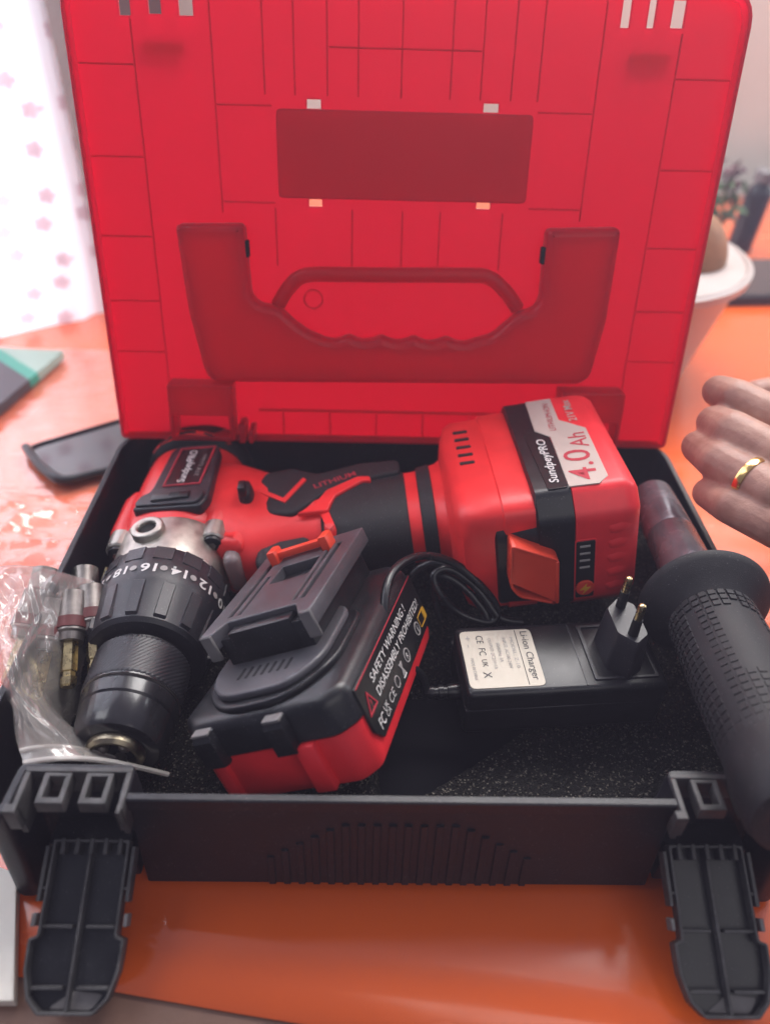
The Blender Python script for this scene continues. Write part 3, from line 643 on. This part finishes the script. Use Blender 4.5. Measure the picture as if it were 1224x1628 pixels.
# printed label
lb = [Vector(t) for t in ((-.0054, .0962), (.0089, .0964), (.0084, .0724), (.0202, .0607), (.0193, .0153), (.0137, .0102), (-.0009, .0107), (.0003, .0567), (-.0065, .0641))]
lab = link('label', plate(lb[::-1], .0386, .03945, bevel=.0002), CREAM, pk)
link('label_edge', plate(rpoly([Vector(t) for t in ((-.0060, .0640), (.0001, .0570), (-.0012, .0110), (-.0110, .0110), (-.0130, .0640))], .001, 2), .0386, .0391, bevel=.0002), LABELB, lab)
letters('4.0', .0270, .0135, REDINK, lab, (.0080, .0140, .0396), (.05, 1, 0), (-1, .05, 0), bold=.004)
letters('Ah', .0140, .0092, REDINK, lab, (.0128, .0430, .0396), (.05, 1, 0), (-1, .05, 0), bold=.004)
letters('SundpeyPRO', .0400, .0060, WHITEINK, lab, (-.0062, .0150, .0396), (.03, 1, 0), (-1, .03, 0), bold=.012, italic=.15)
letters('LITHIUM-ION', .0290, .0034, REDINK, lab, (.0030, .0620, .0396), (.06, 1, 0), (-1, .06, 0))
letters('21V Max', .0230, .0046, CREAM, lab, (.0156, .0690, .0396), (.02, 1, 0), (-1, .02, 0), bold=.01)

# ------------------------------------------------------------------ spare battery pack
sp = empty('battery_pack', (-.0420, .2327, .0655), (-.2519, -.5014, -.1263), 'loose red and black battery pack with safety warning label, leaning in front of the drill', 'battery pack')
BW, BL = .0402, .0555
def bpoly(d=0, ch=.008): return offset(rpoly([Vector(t) for t in ((-BW + ch, -BL), (BW - ch, -BL), (BW, -BL + ch), (BW, BL - ch), (BW - ch, BL), (-BW + ch, BL), (-BW, BL - ch), (-BW, -BL + ch))], .004, 4), d)
link('upper_shell', loops([ring(bpoly(-.0008), -.0175), ring(bpoly(.0004), -.0165), ring(bpoly(.0), -.0050), ring(bpoly(-.0012), -.0018), ring(bpoly(-.0040), 0)], ang=40), BLACK2, sp)
lowr = link('lower_shell', loops([ring(bpoly(-.0060), -.0430), ring(bpoly(-.0022), -.0412), ring(bpoly(-.0006), -.0370), ring(bpoly(-.0004), -.0176)], ang=40), REDB, sp)
link('front_rib', rbox(.0120, .0215, -BL - .0030, -BL + .004, -.0405, -.0172, .0012), REDB, lowr)
link('front_rib', rbox(-.0290, -.0230, -BL - .0020, -BL + .004, -.0405, -.0172, .0012), REDB, lowr)
for x in (-.0255, .0095):
    link('latch_bump', loops([[Vector((x + a * k, -BL + .003 - b, z)) for a, b in ((-.0062, 0), (-.0045, dd), (.0045, dd), (.0062, 0))] for z, dd, k in ((-.0205, .0040, .85), (-.0190, .0070, 1), (-.0060, .0072, 1), (-.0030, .0050, .9), (-.0025, .002, .8))], ang=25), BLACK2, sp)
    link('bump_top', plate(rpoly(rect(x - .0042, x + .0042, -BL - .0035, -BL + .0020), .0008, 2), -.0036, -.0022, bevel=.0004), EDGEP, sp)
# step under the slide rail
XC = -.0005
def tongue(d): return rpoly([Vector(t) for t in ((XC - .0325 + d, .0100), (XC - .0325 + d, -.0330), (XC - .0165, -.0525 + d), (XC + .0165, -.0525 + d), (XC + .0325 - d, -.0330), (XC + .0325 - d, .0100))], .012, 8)
pf = link('front_platform', plate(tongue(0), -.0002, .0030, bevel=.0010), BLACK2, sp)
link('platform_step', plate(tongue(.0045), .0028, .0062, bevel=.0012), RAILP, pf)
for k in range(7): link('vent_slot', rbox(XC - .0125 + k * .0040, XC - .0110 + k * .0040, -.0370, -.0290, .0056, .0066, .0003, 1), DARKHOLE, pf)
# slide rail: narrow waist, wide flange with slots
rl = link('slide_rail', plate(rpoly(rect(XC - .0220, XC + .0220, -.0230, .0505), .0010, 2), .0, .0190, bevel=.0005), BLACK2, sp)
fl = rpoly([Vector(t) for t in ((XC - .0285, -.0255), (XC - .0225, -.0255), (XC - .0180, -.0170), (XC + .0180, -.0170), (XC + .0225, -.0255), (XC + .0285, -.0255), (XC + .0285, .0515), (XC - .0285, .0515))], .0008, 2)
holes = [rect(XC - .0098, XC + .0118, .0130, .0300), rect(XC - .0205, XC - .0178, -.0120, .0400), rect(XC - .0150, XC - .0132, -.0120, .0220), rect(XC + .0178, XC + .0205, -.0120, .0400), rect(XC + .0140, XC + .0156, -.0120, .0360)]
link('rail_flange', plate(fl, .0160, .0240, holes=holes, bevel=.0007), RAILP, rl)
for s in (-1, 1): link('rail_tip', rbox(XC + s * .0255 - .0031, XC + s * .0255 + .0031, -.0262, -.0245, .0110, .0239, .0006, 1), EDGEP, rl)
link('terminal_shroud', rbox(XC - .0160, XC + .0160, -.0235, -.0160, .0060, .0215, .001), BLACK2, rl)
for x in (-.0120, .0060): link('terminal_contact', rbox(XC + x - .0010, XC + x + .0010, -.0222, -.0205, .0090, .0170, .0003, 1), DARKHOLE, rl)
rb2 = link('release_button', rbox(-.0195, .0150, .0375, .0420, .0250, .0290, .0013), REDBTN, sp)
for x in (-.0195, .0105): link('button_post', rbox(x, x + .0050, .0350, .0440, .0215, .0310, .0013), REDBTN, rb2)
# side label
def xplate(loop, x0, x1, bevel=.0002):       # loop in (Y, Z), thickness along X
    return xf(plate(loop, x0, x1, bevel=bevel), Matrix(((0, 0, 1, 0), (1, 0, 0, 0), (0, 1, 0, 0), (0, 0, 0, 1))))
sl = link('safety_label', xplate(rpoly([Vector(t) for t in ((-.0450, -.0055), (-.0450, -.0265), (-.0400, -.0330), (.0430, -.0330), (.0480, -.0270), (.0480, -.0055))], .001, 2), BW - .0006, BW + .0009), LABELB, sp)
link('label_rule', xplate(rect(-.0440, .0470, -.0064, -.0059), BW + .0008, BW + .0011, .0001), REDINK, sl)
def side(s, L, H_, y, z, m=WHITEINK, **k): return letters(s, L, H_, m, sl, (BW + .0013, y, z), (0, 1, 0), (0, 0, 1), **k)
side('SAFETY WARNING !', .0560, .0042, -.0300, -.0115, bold=.006); side('DISASSEMBLY PROHIBITED!', .0720, .0042, -.0300, -.0182, bold=.006)
side('FC', .0060, .0050, -.0395, -.0272, bold=.008); side('UK', .0052, .0026, -.0315, -.0258); side('CA', .0052, .0026, -.0315, -.0288); side('CE', .0070, .0042, -.0240, -.0272, bold=-.01)
def ring_mark(y, z, r):
    t = 30; o = circle(y, z, r, t); i = circle(y, z, r * .8, t)
    link('symbol', xf(plate(o, BW + .0009, BW + .0013, holes=[i], bevel=.0001), Matrix(((0, 0, 1, 0), (1, 0, 0, 0), (0, 1, 0, 0), (0, 0, 0, 1)))), GREYINK, sl)
ring_mark(-.0110, -.0272, .0028); ring_mark(.0080, -.0265, .0034); ring_mark(.0300, -.0265, .0034)
side('R', .0022, .0028, .0069, -.0265); side('i', .0008, .0034, .0296, -.0265)
link('symbol', xplate([Vector(t) for t in ((-.0038, -.0240), (.0002, -.0240), (-.0012, -.0268), (.0002, -.0298), (-.0038, -.0298), (-.0024, -.0268))], BW + .0009, BW + .0013, .0001), GREYINK, sl)
link('symbol', xplate(rect(-.0040, .0004, -.0310, -.0304), BW + .0009, BW + .0013, .0001), WHITEINK, sl)
tri = [Vector(t) for t in ((-.0430, -.0205), (-.0330, -.0205), (-.0380, -.0115))]
link('warning_triangle', xf(plate(tri, BW + .0009, BW + .0013, holes=[offset(rpoly(tri, 0), -.0007)], bevel=.0001), Matrix(((0, 0, 1, 0), (1, 0, 0, 0), (0, 1, 0, 0), (0, 0, 0, 1)))), REDINK, sl)
side('!', .0007, .0040, -.0384, -.0172, REDINK)
btm = rpoly(rect(.0350, .0465, -.0295, -.0235), .001, 2)
link('battery_mark', xf(plate(btm, BW + .0009, BW + .0013, holes=[offset(btm, -.0004)], bevel=.0001), Matrix(((0, 0, 1, 0), (1, 0, 0, 0), (0, 1, 0, 0), (0, 0, 0, 1)))), YELLOW, sl)
link('battery_mark', xplate(rect(.0425, .0460, -.0290, -.0240), BW + .0009, BW + .0013, .0001), YELLOW, sl)

# ------------------------------------------------------------------ charger
ch = empty('battery_charger', (.0812, .2420, .0180), (0, 0, .105), 'black battery charger with cream label and two-pin plug, right of the loose battery', 'charger')
cw, cdp, chh = .0480, .0215, .0300
link('body', rbox(-cw, cw, -cdp, cdp, 0, chh, .0030, 3), BLACK2, ch)
link('seam', rbox(-cw - .0002, cw + .0002, -cdp - .0002, cdp + .0002, .0180, .0190, .0002, 1), GREYP, ch)
link('plug_bed', plate(rpoly(rect(.0130, .0440, -.0165, .0175), .001, 2), chh - .0003, chh + .0008, holes=[rpoly(rect(.0150, .0425, -.0150, .0160), .001, 2)], bevel=.0003), GREYP, ch)
link('panel_line', plate(rect(.0085, .0093, -.0190, .0190), chh - .0003, chh + .0003, bevel=.0001), GREYP, ch)
pg = link('plug', loops([[Vector((.0285 + x * k, y * k2, z)) for x, y in [(q.x, q.y) for q in rpoly([Vector(t) for t in ((-.0080, -.0090), (.0, -.0170), (.0080, -.0110), (.0080, .0110), (.0, .0160), (-.0080, .0090))], .0015, 3)]] for z, k, k2 in ((chh - .0002, 1.06, 1.03), (chh + .0040, 1.04, 1.02), (chh + .0210, .92, .92), (chh + .0228, .84, .86))], ang=30), GREYP, ch)
for y in (-.0088, .0088):
    link('pin_sleeve', lathe([(chh + .0220, .0024), (chh + .0325, .0022), (chh + .0327, .0018)], 18, 'Z', (.0285, y, 0)), BLACK2, pg)
    link('pin', lathe([(chh + .0300, .0019), (chh + .0398, .0019), (chh + .0412, .0014), (chh + .0416, .0006)], 18, 'Z', (.0285, y, 0)), BRASS, pg)
lb2 = rpoly([Vector(t) for t in ((-.0462, -.0178), (-.0105, -.0178), (-.0105, .0172), (-.0462, .0172))], .003, 4)
cl_ = link('label', plate(lb2, chh - .0002, chh + .0003, bevel=.0001), LABELP, ch)
def ctext(s, L, H_, x, y, m=DARKINK, **k): return letters(s, L, H_, m, cl_, (x, y, chh + .00045), (0, -1, 0), (1, 0, 0), **k)
ctext('Li-ion Charger', .0300, .0046, -.0148, .0155, bold=.004)
link('label_rule', plate(rect(-.0186, -.0183, -.0170, .0165), chh + .0003, chh + .0005, bevel=.00005), DARKINK, cl_)
for i, s in enumerate(('MODEL: Z-10', 'INPUT: AC100-240V', '50/60Hz 1A', 'OUTPUT: DC21V=1A')): ctext(s, .0190 if i != 2 else .0120, .0017, -.0212 - i * .0036, .0120 if i != 2 else .0090, GREYINK)
ctext('CE', .0050, .0034, -.0368, .0140); ctext('FC', .0045, .0034, -.0368, .0060); ctext('UK', .0045, .0026, -.0368, -.0010); ctext('X', .0035, .0038, -.0368, -.0085)
ctext('MADE IN CHINA', .0130, .0016, -.0425, .0000, GREYINK); ctext('+ -', .0070, .0020, -.0425, .0140, GREYINK)
link('strain_relief', lathe([(0, .0040), (-.0020, .0042), (-.0060, .0036), (-.0062, .0030), (-.0080, .0030), (-.0082, .0035), (-.0105, .0034), (-.0107, .0028), (-.0125, .0028), (-.0127, .0032), (-.0150, .0031), (-.0170, .0022)], 18, 'X', (-cw, -.0060, .0140)), CABLE, ch)
E_ = ch.matrix_basis.copy()
def inv(p): return E_.inverted() @ p
def cab(name, pts): return link(name, tube([inv(q) for q in spline(pts, 8)], .0021, 10), CABLE, ch)
st = E_ @ Vector((-cw - .016, -.006, .014))
cab('cable', [st, P(668, 1072, .042), P(640, 1050, .055), P(616, 1000, .072), P(612, 950, .080), P(628, 905, .082), P(670, 884, .076), P(720, 895, .066), P(765, 932, .054), P(790, 968, .042), P(778, 990, .036), P(730, 975, .040), P(700, 945, .050), P(690, 915, .058), P(715, 905, .060), P(757, 935, .052), P(790, 980, .040)])
cab('cable', [P(640, 960, .040), P(660, 910, .056), P(700, 895, .062), P(745, 925, .052), P(780, 965, .040), P(800, 985, .036), P(830, 990, .034)])
cab('cable', [P(700, 985, .030), P(690, 940, .044), P(700, 915, .054), P(735, 932, .050), P(770, 972, .040), P(775, 995, .034)])

# ------------------------------------------------------------------ side handle
A = P(1036, 790, .056); B = P(1292, 1318, .086); ax = (B - A); LN = ax.length
hq = ax.to_track_quat('Y', 'Z').to_euler()
sh = empty('side_handle', A, hq, 'black auxiliary side handle with wide round guard, lying along the right of the case', 'side handle')
link('shaft', lathe([(0, .0090), (.0010, .0122), (.0430, .0130), (.0438, .0126), (.0446, .0131), (.0820, .0134), (.0835, .0114), (.0840, .0098), (.0930, .0098), (.0970, .0110), (.1030, .0130)], 40), TUBEM, sh)
link('guard', lathe([(.0940, .0110), (.0965, .0190), (.0985, .0270), (.1005, .0296), (.1025, .0310), (.1045, .0307), (.1065, .0292), (.1105, .0250), (.1135, .0215), (.1165, .0190)], 64), RUBBER, sh)
gr = link('grip', lathe([(.1110, .0160), (.1140, .0182), (.1180, .0190), (.1280, .0195), (.1500, .0200), (.1850, .0196), (LN - .030, .0198), (LN - .024, .0209), (LN - .014, .0213), (LN - .007, .0209), (LN - .003, .0192), (LN - .0025, .0160), (LN - .003, .0128), (LN - .012, .0120), (LN - .03, .0115)], 64), RUBBER, sh)
vv = []; ff = []
def pad(a, y, wa, wy, r):
    n0 = len(vv)
    for rr, k in ((r - .0006, 1), (r + .00045, .86)):
        for da, dy in ((-1, -1), (1, -1), (1, 1), (-1, 1)):
            t = a + da * wa * k; vv.append((rr * math.sin(t), y + dy * wy * k, rr * math.cos(t)))
    ff.extend([(n0, n0 + 1, n0 + 5, n0 + 4), (n0 + 1, n0 + 2, n0 + 6, n0 + 5), (n0 + 2, n0 + 3, n0 + 7, n0 + 6), (n0 + 3, n0, n0 + 4, n0 + 7), (n0 + 4, n0 + 5, n0 + 6, n0 + 7)])
def rad_at(y): return .0193 + .0006 * math.sin(PI * (y - .098) / .1)
for i in range(20):
    y = .1190 + i * .0039
    for k in range(30):
        a = 2 * PI * (k + .5) / 30; t = (a + PI) % (2 * PI) - PI
        if abs(t + .05) < .50 and .1280 < y < .1680: continue       # smooth thumb patch
        if k % 5 == 4 and i not in (0, 1, 18, 19): continue
        pad(a, y, .085, .0016, rad_at(y))
link('grip_texture', mesh(vv, ff, False), RUBBER, gr, kind='stuff')
link('end_recess', lathe([(LN - .012, .0116), (LN - .009, .0122), (LN - .0088, .0116)], 32), DARKHOLE, gr)

# ------------------------------------------------------------------ bag of bits
socks = []
for i, (px, py, z, L, rr, tilt) in enumerate(((72, 1030, .051, .046, .0078, -.10), (112, 1015, .052, .046, .0076, .05), (148, 1000, .051, .044, .0072, .12), (96, 975, .044, .038, .0064, 0), (175, 985, .044, .036, .0060, .2), (40, 1010, .055, .044, .0074, -.2), (60, 965, .052, .040, .0070, -.12), (135, 958, .048, .038, .0066, .08))):
    p = P(px, py, z); d = Vector((.12 + tilt, -.86, -.35)).normalized()
    r_ = d.to_track_quat('Y', 'Z').to_euler()
    names = ('grey steel nut driver farthest left in the clear bag', 'steel nut driver with red band, second from left in the clear bag', 'steel nut driver closest to the drill chuck in the bag', 'nut driver at the back of the bag behind the red banded one', 'small nut driver half hidden behind the torque ring', 'nut driver pressed against the outer left side of the bag', 'nut driver at the far upper left inside the bag', 'nut driver standing back beside the torque ring numbers')
    s_ = empty('nut_driver', p - d * L * .5, r_, names[i], 'nut driver', 'nut drivers in the clear bag')
    link('socket', lathe([(0, rr * .7), (.0006, rr), (L * .45, rr), (L * .47, rr * .86), (L * .55, rr * .8)], 20), STEEL, s_)
    link('colour_band', lathe([(L * .30, rr * 1.01), (L * .305, rr * 1.06), (L * .42, rr * 1.06), (L * .425, rr * 1.01)], 20), BANDM, s_)
    link('hex_shank', lathe([(L * .54, rr * .5), (L * .86, rr * .5), (L * .87, rr * .4), (L * .91, rr * .4), (L * .92, rr * .5), (L, rr * .48), (L * 1.02, rr * .38)], 6), BRASS, s_)
c00 = Vector((-.1460, .1690, .0560)); c10 = Vector((-.0900, .1840, .0300)); c01 = Vector((-.2020, .2600, .0700)); c11 = Vector((-.1500, .2720, .0560))
v = []; f = []; N1, N2 = 70, 80
for side_ in (1, -1):
    for i in range(N1 + 1):
        for j in range(N2 + 1):
            s, t = i / N1, j / N2
            kt = min(1, t / .32); rx = c10.x + (c11.x - c10.x) * (kt * (2 - kt)); re = Vector((rx, c10.y + (c11.y - c10.y) * t, .024 + .034 * max(0, t - .45) / .55))
            le = c00 * (1 - t) + c01 * t
            p = le * (1 - s) + re * s + Vector((0, 0, (.010 + .010 * math.sin(PI * min(1, t * 1.3))) * math.sin(PI * s) * (1 - .4 * s)))
            e = min(1, 5.5 * min(s, 1 - s)) * min(1, 7 * min(t - .06 if t > .06 else 0, 1 - t))
            bulge = .0095 * max(0, e) ** .6
            n_ = noise.noise(Vector((s * 5, t * 4, side_))) * .0038 + noise.noise(Vector((s * 16 + t * 7, t * 9, 2 + side_))) * .0016 + abs(noise.noise(Vector((s * 9 - t * 6, t * 3, 7)))) * .0028
            p = p + Vector((0, 0, side_ * bulge + n_ * max(.15, e) + (.0004 * side_) - .004 * t * (1 - t)))
            p.x += .0022 * noise.noise(Vector((t * 6, s * 3, 4)))
            v.append(p)
    off = 0 if side_ == 1 else (N1 + 1) * (N2 + 1)
    for i in range(N1):
        for j in range(N2): a = off + i * (N2 + 1) + j; f.append((a, a + N2 + 1, a + N2 + 2, a + 1))
bag = empty('plastic_bag', c00, (0, 0, 0), 'clear zip bag of nut drivers hanging over the left rim beside the chuck', 'bag')
link('film', mesh([p - c00 for p in v], f, True, 80), BAGF, bag)
def bag_edge(s, t):
    k = min(1, t / .32); re = Vector((c10.x + (c11.x - c10.x) * (k * (2 - k)), c10.y + (c11.y - c10.y) * t, .024)); le = c00 * (1 - t) + c01 * t
    return le * (1 - s) + re * s + Vector((0, 0, .010 * math.sin(PI * s) * (1 - .5 * s) + .0012))
zp = [bag_edge(k / 20, .0) for k in range(19)]; zq = [bag_edge(k / 20, .055) for k in range(19)]
link('zip_strip', tube([p - c00 for p in zp], .0011, 8), film_material('zip_film', haze=.45, rough=.25), bag)
link('zip_strip', tube([p - c00 for p in zq], .0009, 8), bpy.data.materials['zip_film'], bag)

# ------------------------------------------------------------------ left of the case
def flat(name, pts, z0, z1, m, r=.002, bevel=.0004):
    c = sum((Vector(p[:2]) for p in pts), Vector((0, 0))) / len(pts)
    q = [Vector(p[:2]) - c for p in pts]
    A_ = sum(q[i].x * q[(i + 1) % len(q)].y - q[(i + 1) % len(q)].x * q[i].y for i in range(len(q)))
    if A_ < 0: q = q[::-1]
    return link(name, plate(rpoly(q, r, 4), 0, z1 - z0, bevel=bevel), m, loc=(c.x, c.y, z0))
tag(flat('paper_card', [P(29, 1602, 0), P(33, 1400, 0), P(-160, 1330, 0), P(-260, 1600, 0)], .0006, .0062, WHITEBOX, .001), 'plain white card at the lower left edge beside the open latch', 'card')
tag(flat('leaflet', [P(106, 574, 0), P(-4, 671, 0), P(-170, 640, 0), P(-60, 566, 0)], .0030, .0110, CARDM, .002), 'dark printed leaflet with a teal and pale green corner near the curtain', 'leaflet')
# glossy black sheet with turned-up rim
g = [P(38, 702, .012), P(86, 768, .008), P(215, 735, .008), P(330, 640, .008), P(200, 652, .012), P(56, 690, .014)]
gc = sum(g, Vector()) / len(g); gc.z = .0090
gp = [Vector((p.x - gc.x, p.y - gc.y)) for p in g]
gp = rpoly(gp, [.003, .014, .004, .004, .004, .004], 6)
gs = empty('glossy_tray', gc, (0, 0, 0), 'glossy black plastic sheet with raised rim lying behind the case on the left', 'plastic tray')
link('sheet', plate(gp if True else gp, -.0055, -.0040, bevel=.0004), GLOSSBLK, gs)
link('rim', plate(gp, -.0042, -.0020, holes=[offset(gp, -.0022)], bevel=.0009), GLOSSBLK, gs)
ed = [p - gc for p in g[:3]]
for p in ed: p.z = -.0015
link('rolled_edge', tube(spline([ed[0], ed[0].lerp(ed[1], .55), ed[1] + Vector((.004, .004, .001)), ed[1].lerp(ed[2], .4), ed[2]], 8), lambda t: .0036 - .0012 * abs(t - .4), 12), BLACK2, gs)
# crumpled clear wrap on the table
v = []; f = []; N1, N2 = 120, 200
for i in range(N1 + 1):
    for j in range(N2 + 1):
        s, t = i / N1, j / N2; x = -.40 + .235 * s + .02 * noise.noise(Vector((t * 4, 0, 9))); y = .13 + .50 * t + .015 * noise.noise(Vector((s * 5, 0, 3)))
        q = Vector((x * 14 + y * 6, y * 34 - x * 10, 0))
        z = .0015 + .009 * (1 - abs(noise.noise(q * .8)) * 2) ** 2 * .8 + .006 * (1 - abs(noise.noise(q * 2.1 + Vector((3, 1, 0)))) * 2) ** 2 * .7 + .0016 * noise.noise(q * 5)
        amp = max(.10, min(1, (.425 - y) / .03)); z = .0010 + (z - .0010) * amp
        v.append((x, y, max(.0008, z)))
for i in range(N1):
    for j in range(N2): a = i * (N2 + 1) + j; f.append((a, a + N2 + 1, a + N2 + 2, a + 1))
tag(link('plastic_wrap', mesh(v, f, True, 70), FILM), 'crumpled clear plastic wrap on the table left of the case', 'plastic wrap')
# curtain
v = []; f = []; N1, N2 = 130, 60
for i in range(N1 + 1):
    for j in range(N2 + 1):
        s, t = i / N1, j / N2; z = -.02 + 1.5 * t
        xe = -.288
        x = -.95 + (xe + .95) * s
        y = .69 + .45 * (x + .288) + .014 * math.sin(x * 34 + 1.2 * math.sin(x * 9)) + .008 * noise.noise(Vector((x * 6, z * 1.5, 0))) + .012 * (s > .97)
        v.append((x, y, z))
for i in range(N1):
    for j in range(N2): a = i * (N2 + 1) + j; f.append((a, a + N2 + 1, a + N2 + 2, a + 1))
cu = link('curtain', mesh(v, f, True, 80), CURTAIN); sm = cu.modifiers.new('thick', 'SOLIDIFY'); sm.thickness = .0006
tag(cu, 'bright white curtain with printed flowers at the left window', 'curtain')
jb = link('window_jamb', rbox(-.385, -.200, .76, .86, -.5, 2.2, .004), JAMB, kind='structure')

# ------------------------------------------------------------------ right of the case
tc_ = Vector((.186, .652, .0005))
tub = empty('food_tub', tc_, (0, 0, 0), 'frosted white plastic tub behind the lid on the right', 'tub')
link('wall', lathe([(0, .060), (.001, .078), (.004, .082), (.086, .104), (.092, .109), (.100, .110), (.102, .108), (.096, .104), (.088, .1015), (.006, .080), (.003, .076), (.003, .05)], 64, 'Z'), TUBM, tub)
link('rim', lathe([(.0915, .1085), (.0930, .1120), (.1000, .1130), (.1015, .1100), (.1000, .1085)], 64, 'Z'), TUBM, tub)
for i, (dx, dy, z, r, lbx) in enumerate(((.055, -.014, .104, .034, 'round brown potato on top in the white tub'), (.030, -.050, .066, .032, 'lower brown potato half sunk in the white tub'), (-.035, .02, .070, .040, 'brown potato deep in the tub hidden behind the lid'))):
    bm = bmesh.new(); bmesh.ops.create_icosphere(bm, subdivisions=4, radius=r)
    for q in bm.verts:
        q.co *= 1 + .10 * noise.noise(q.co * 28 + Vector((i, 0, 0))); q.co.z *= 1.12
    me = bpy.data.meshes.new('m'); bm.to_mesh(me); bm.free(); finish(me, True, 180)
    tag(link('potato', me, POTATO, loc=(tc_.x + dx, tc_.y + dy, z)), lbx, 'potato', 'potatoes in the tub')
ph = empty('phone', (.455, .845, .0005), (0, 0, .12), 'black phone lying flat on the table beyond the tub, screen shining', 'phone')
link('body', plate(rpoly(rect(-.13, .13, -.055, .055), .012, 6), .0, .0105, bevel=.002), BLACK2, ph)
link('screen', plate(rpoly(rect(-.126, .126, -.051, .051), .010, 6), .0100, .0112, bevel=.0003), SCREEN, ph)
bt = empty('bottle', (.428, .955, .0005), (0, .06, 0), 'dark bottle with cap standing far back on the right', 'bottle')
link('body', lathe([(0, .013), (.002, .015), (.066, .015), (.074, .013), (.078, .009), (.082, .008)], 32, 'Z'), BLACK2, bt)
link('cap', lathe([(.081, .010), (.082, .0125), (.093, .0125), (.095, .010)], 32, 'Z'), EDGEP, bt)
pl = empty('flower_sprig', (.385, .93, .0005), (0, 0, 0), 'small dark red flower sprig with green leaves behind the lid', 'plant')
link('stem', tube(spline([(0, 0, 0), (.004, 0, .03), (-.004, 0, .07), (.0, 0, .092)], 6), .0022, 8), LEAFM, pl)
random.seed(3)
for nme, m_, n_, zc, R_, sz in (('flower_head', PETALM, 26, .092, .012, .012), ('foliage', LEAFM, 30, .060, .018, .018)):
    v = []; f = []
    for k in range(n_):
        c = Vector((random.gauss(0, R_ * .6), random.gauss(0, R_ * .6), zc + random.gauss(0, R_ * .7))); a = Vector((random.uniform(-1, 1), random.uniform(-1, 1), random.uniform(-1, 1))).normalized(); b = a.orthogonal().normalized(); n3 = a.cross(b)
        i0 = len(v); v += [c - a * sz * .6, c + b * sz * .3 + n3 * .001, c + a * sz * .6 + n3 * .003, c - b * sz * .3 + n3 * .001]; f.append((i0, i0 + 1, i0 + 2, i0 + 3))
    link(nme, mesh(v, f, True, 80), m_, pl)

# ------------------------------------------------------------------ hand reaching in from the right
def capsule(bm, a, b, ra, rb, n=14, m=5):
    a, b = Vector(a), Vector(b); d = (b - a).normalized(); u_ = d.orthogonal().normalized(); w_ = d.cross(u_); rings = []
    for k in range(m + 1):
        t = PI / 2 * k / m; rings.append((a - d * ra * math.cos(t), ra * math.sin(t)))
    for k in range(m + 1):
        t = PI / 2 * k / m; rings.append((b + d * rb * math.sin(t), rb * math.cos(t)))
    vs_ = [[bm.verts.new(c + u_ * (max(r, 1e-4) * math.cos(2 * PI * i / n)) + w_ * (max(r, 1e-4) * math.sin(2 * PI * i / n))) for i in range(n)] for c, r in rings]
    for k in range(len(vs_) - 1):
        for i in range(n): bm.faces.new((vs_[k][i], vs_[k][(i + 1) % n], vs_[k + 1][(i + 1) % n], vs_[k + 1][i]))
    bm.faces.new(vs_[0][::-1]); bm.faces.new(vs_[-1])
def chain(bm, pts, rs):
    for i in range(len(pts) - 1): capsule(bm, pts[i], pts[i + 1], rs[i], rs[i + 1])
bm = bmesh.new()
W0 = Vector((.350, .315, .112))
fing = [  # knuckle, middle joint, end joint, tip
    ([P(1330, 712, .112), P(1235, 668, .120), P(1172, 634, .122), P(1143, 622, .119)], (.0125, .0114, .0107, .0092)),
    ([P(1335, 775, .106), P(1232, 724, .117), P(1163, 686, .118), P(1136, 672, .112)], (.0130, .0120, .0113, .0097)),
    ([P(1335, 836, .098), P(1228, 782, .109), P(1142, 733, .108), P(1110, 710, .102)], (.0126, .0114, .0106, .0090)),
    ([P(1330, 888, .090), P(1228, 836, .098), P(1160, 803, .097), P(1126, 784, .092)], (.0113, .0103, .0096, .0082))]
for pts, rs in fing: chain(bm, pts, rs)
for (pts, rs) in fing: chain(bm, [pts[0], pts[0].lerp(W0, .5), W0], (.0125, .016, .022))
for i in range(3): chain(bm, [fing[i][0][0], fing[i + 1][0][0]], (.0105, .0100))
chain(bm, [W0 + Vector((-.005, .018, .0)), P(1300, 640, .105), P(1245, 625, .100), P(1205, 628, .098)], (.018, .0140, .0115, .0100))
chain(bm, [W0, W0 + Vector((.05, -.005, .004)), W0 + Vector((.30, -.05, .03))], (.024, .026, .038))
me = bpy.data.meshes.new('m'); bm.to_mesh(me); bm.free()
hand = link('person', me, SKIN); tag(hand, 'hand with a gold ring reaching in from the right edge', 'person')
md = hand.modifiers.new('skin', 'REMESH'); md.mode = 'VOXEL'; md.voxel_size = .0012; md.use_smooth_shade = True
md = hand.modifiers.new('soft', 'SMOOTH'); md.factor = .5; md.iterations = 4
p0, p1 = fing[2][0][0], fing[2][0][1]; d = (p0 - p1).normalized(); c = p1.lerp(fing[2][0][2], .40); d = (p1 - fing[2][0][2]).normalized()
link('gold_ring', lathe([(-.0020, .0104), (-.0020, .0116), (0, .0120), (.0020, .0116), (.0020, .0104)], 40), GOLD, hand, loc=c, rot=d.to_track_quat('Y', 'Z').to_euler())

# ------------------------------------------------------------------ added scattering volume, stands in for veiling glare of the lens
hz = bpy.data.materials.new('lens_veil_volume'); hz.use_nodes = True; nt = hz.node_tree; nt.nodes.clear()
ho = nt.nodes.new('ShaderNodeOutputMaterial'); pv = nt.nodes.new('ShaderNodeVolumePrincipled')
pv.inputs['Color'].default_value = (.78, .72, 1.0, 1); pv.inputs['Density'].default_value = .14; pv.inputs['Anisotropy'].default_value = .3
nt.links.new(pv.outputs[0], ho.inputs['Volume'])
link('haze', rbox(-1.9, 2.5, -1.2, 1.6, -1.2, 2.6, 0), hz, kind='stuff')
S.cycles.volume_bounces = 0
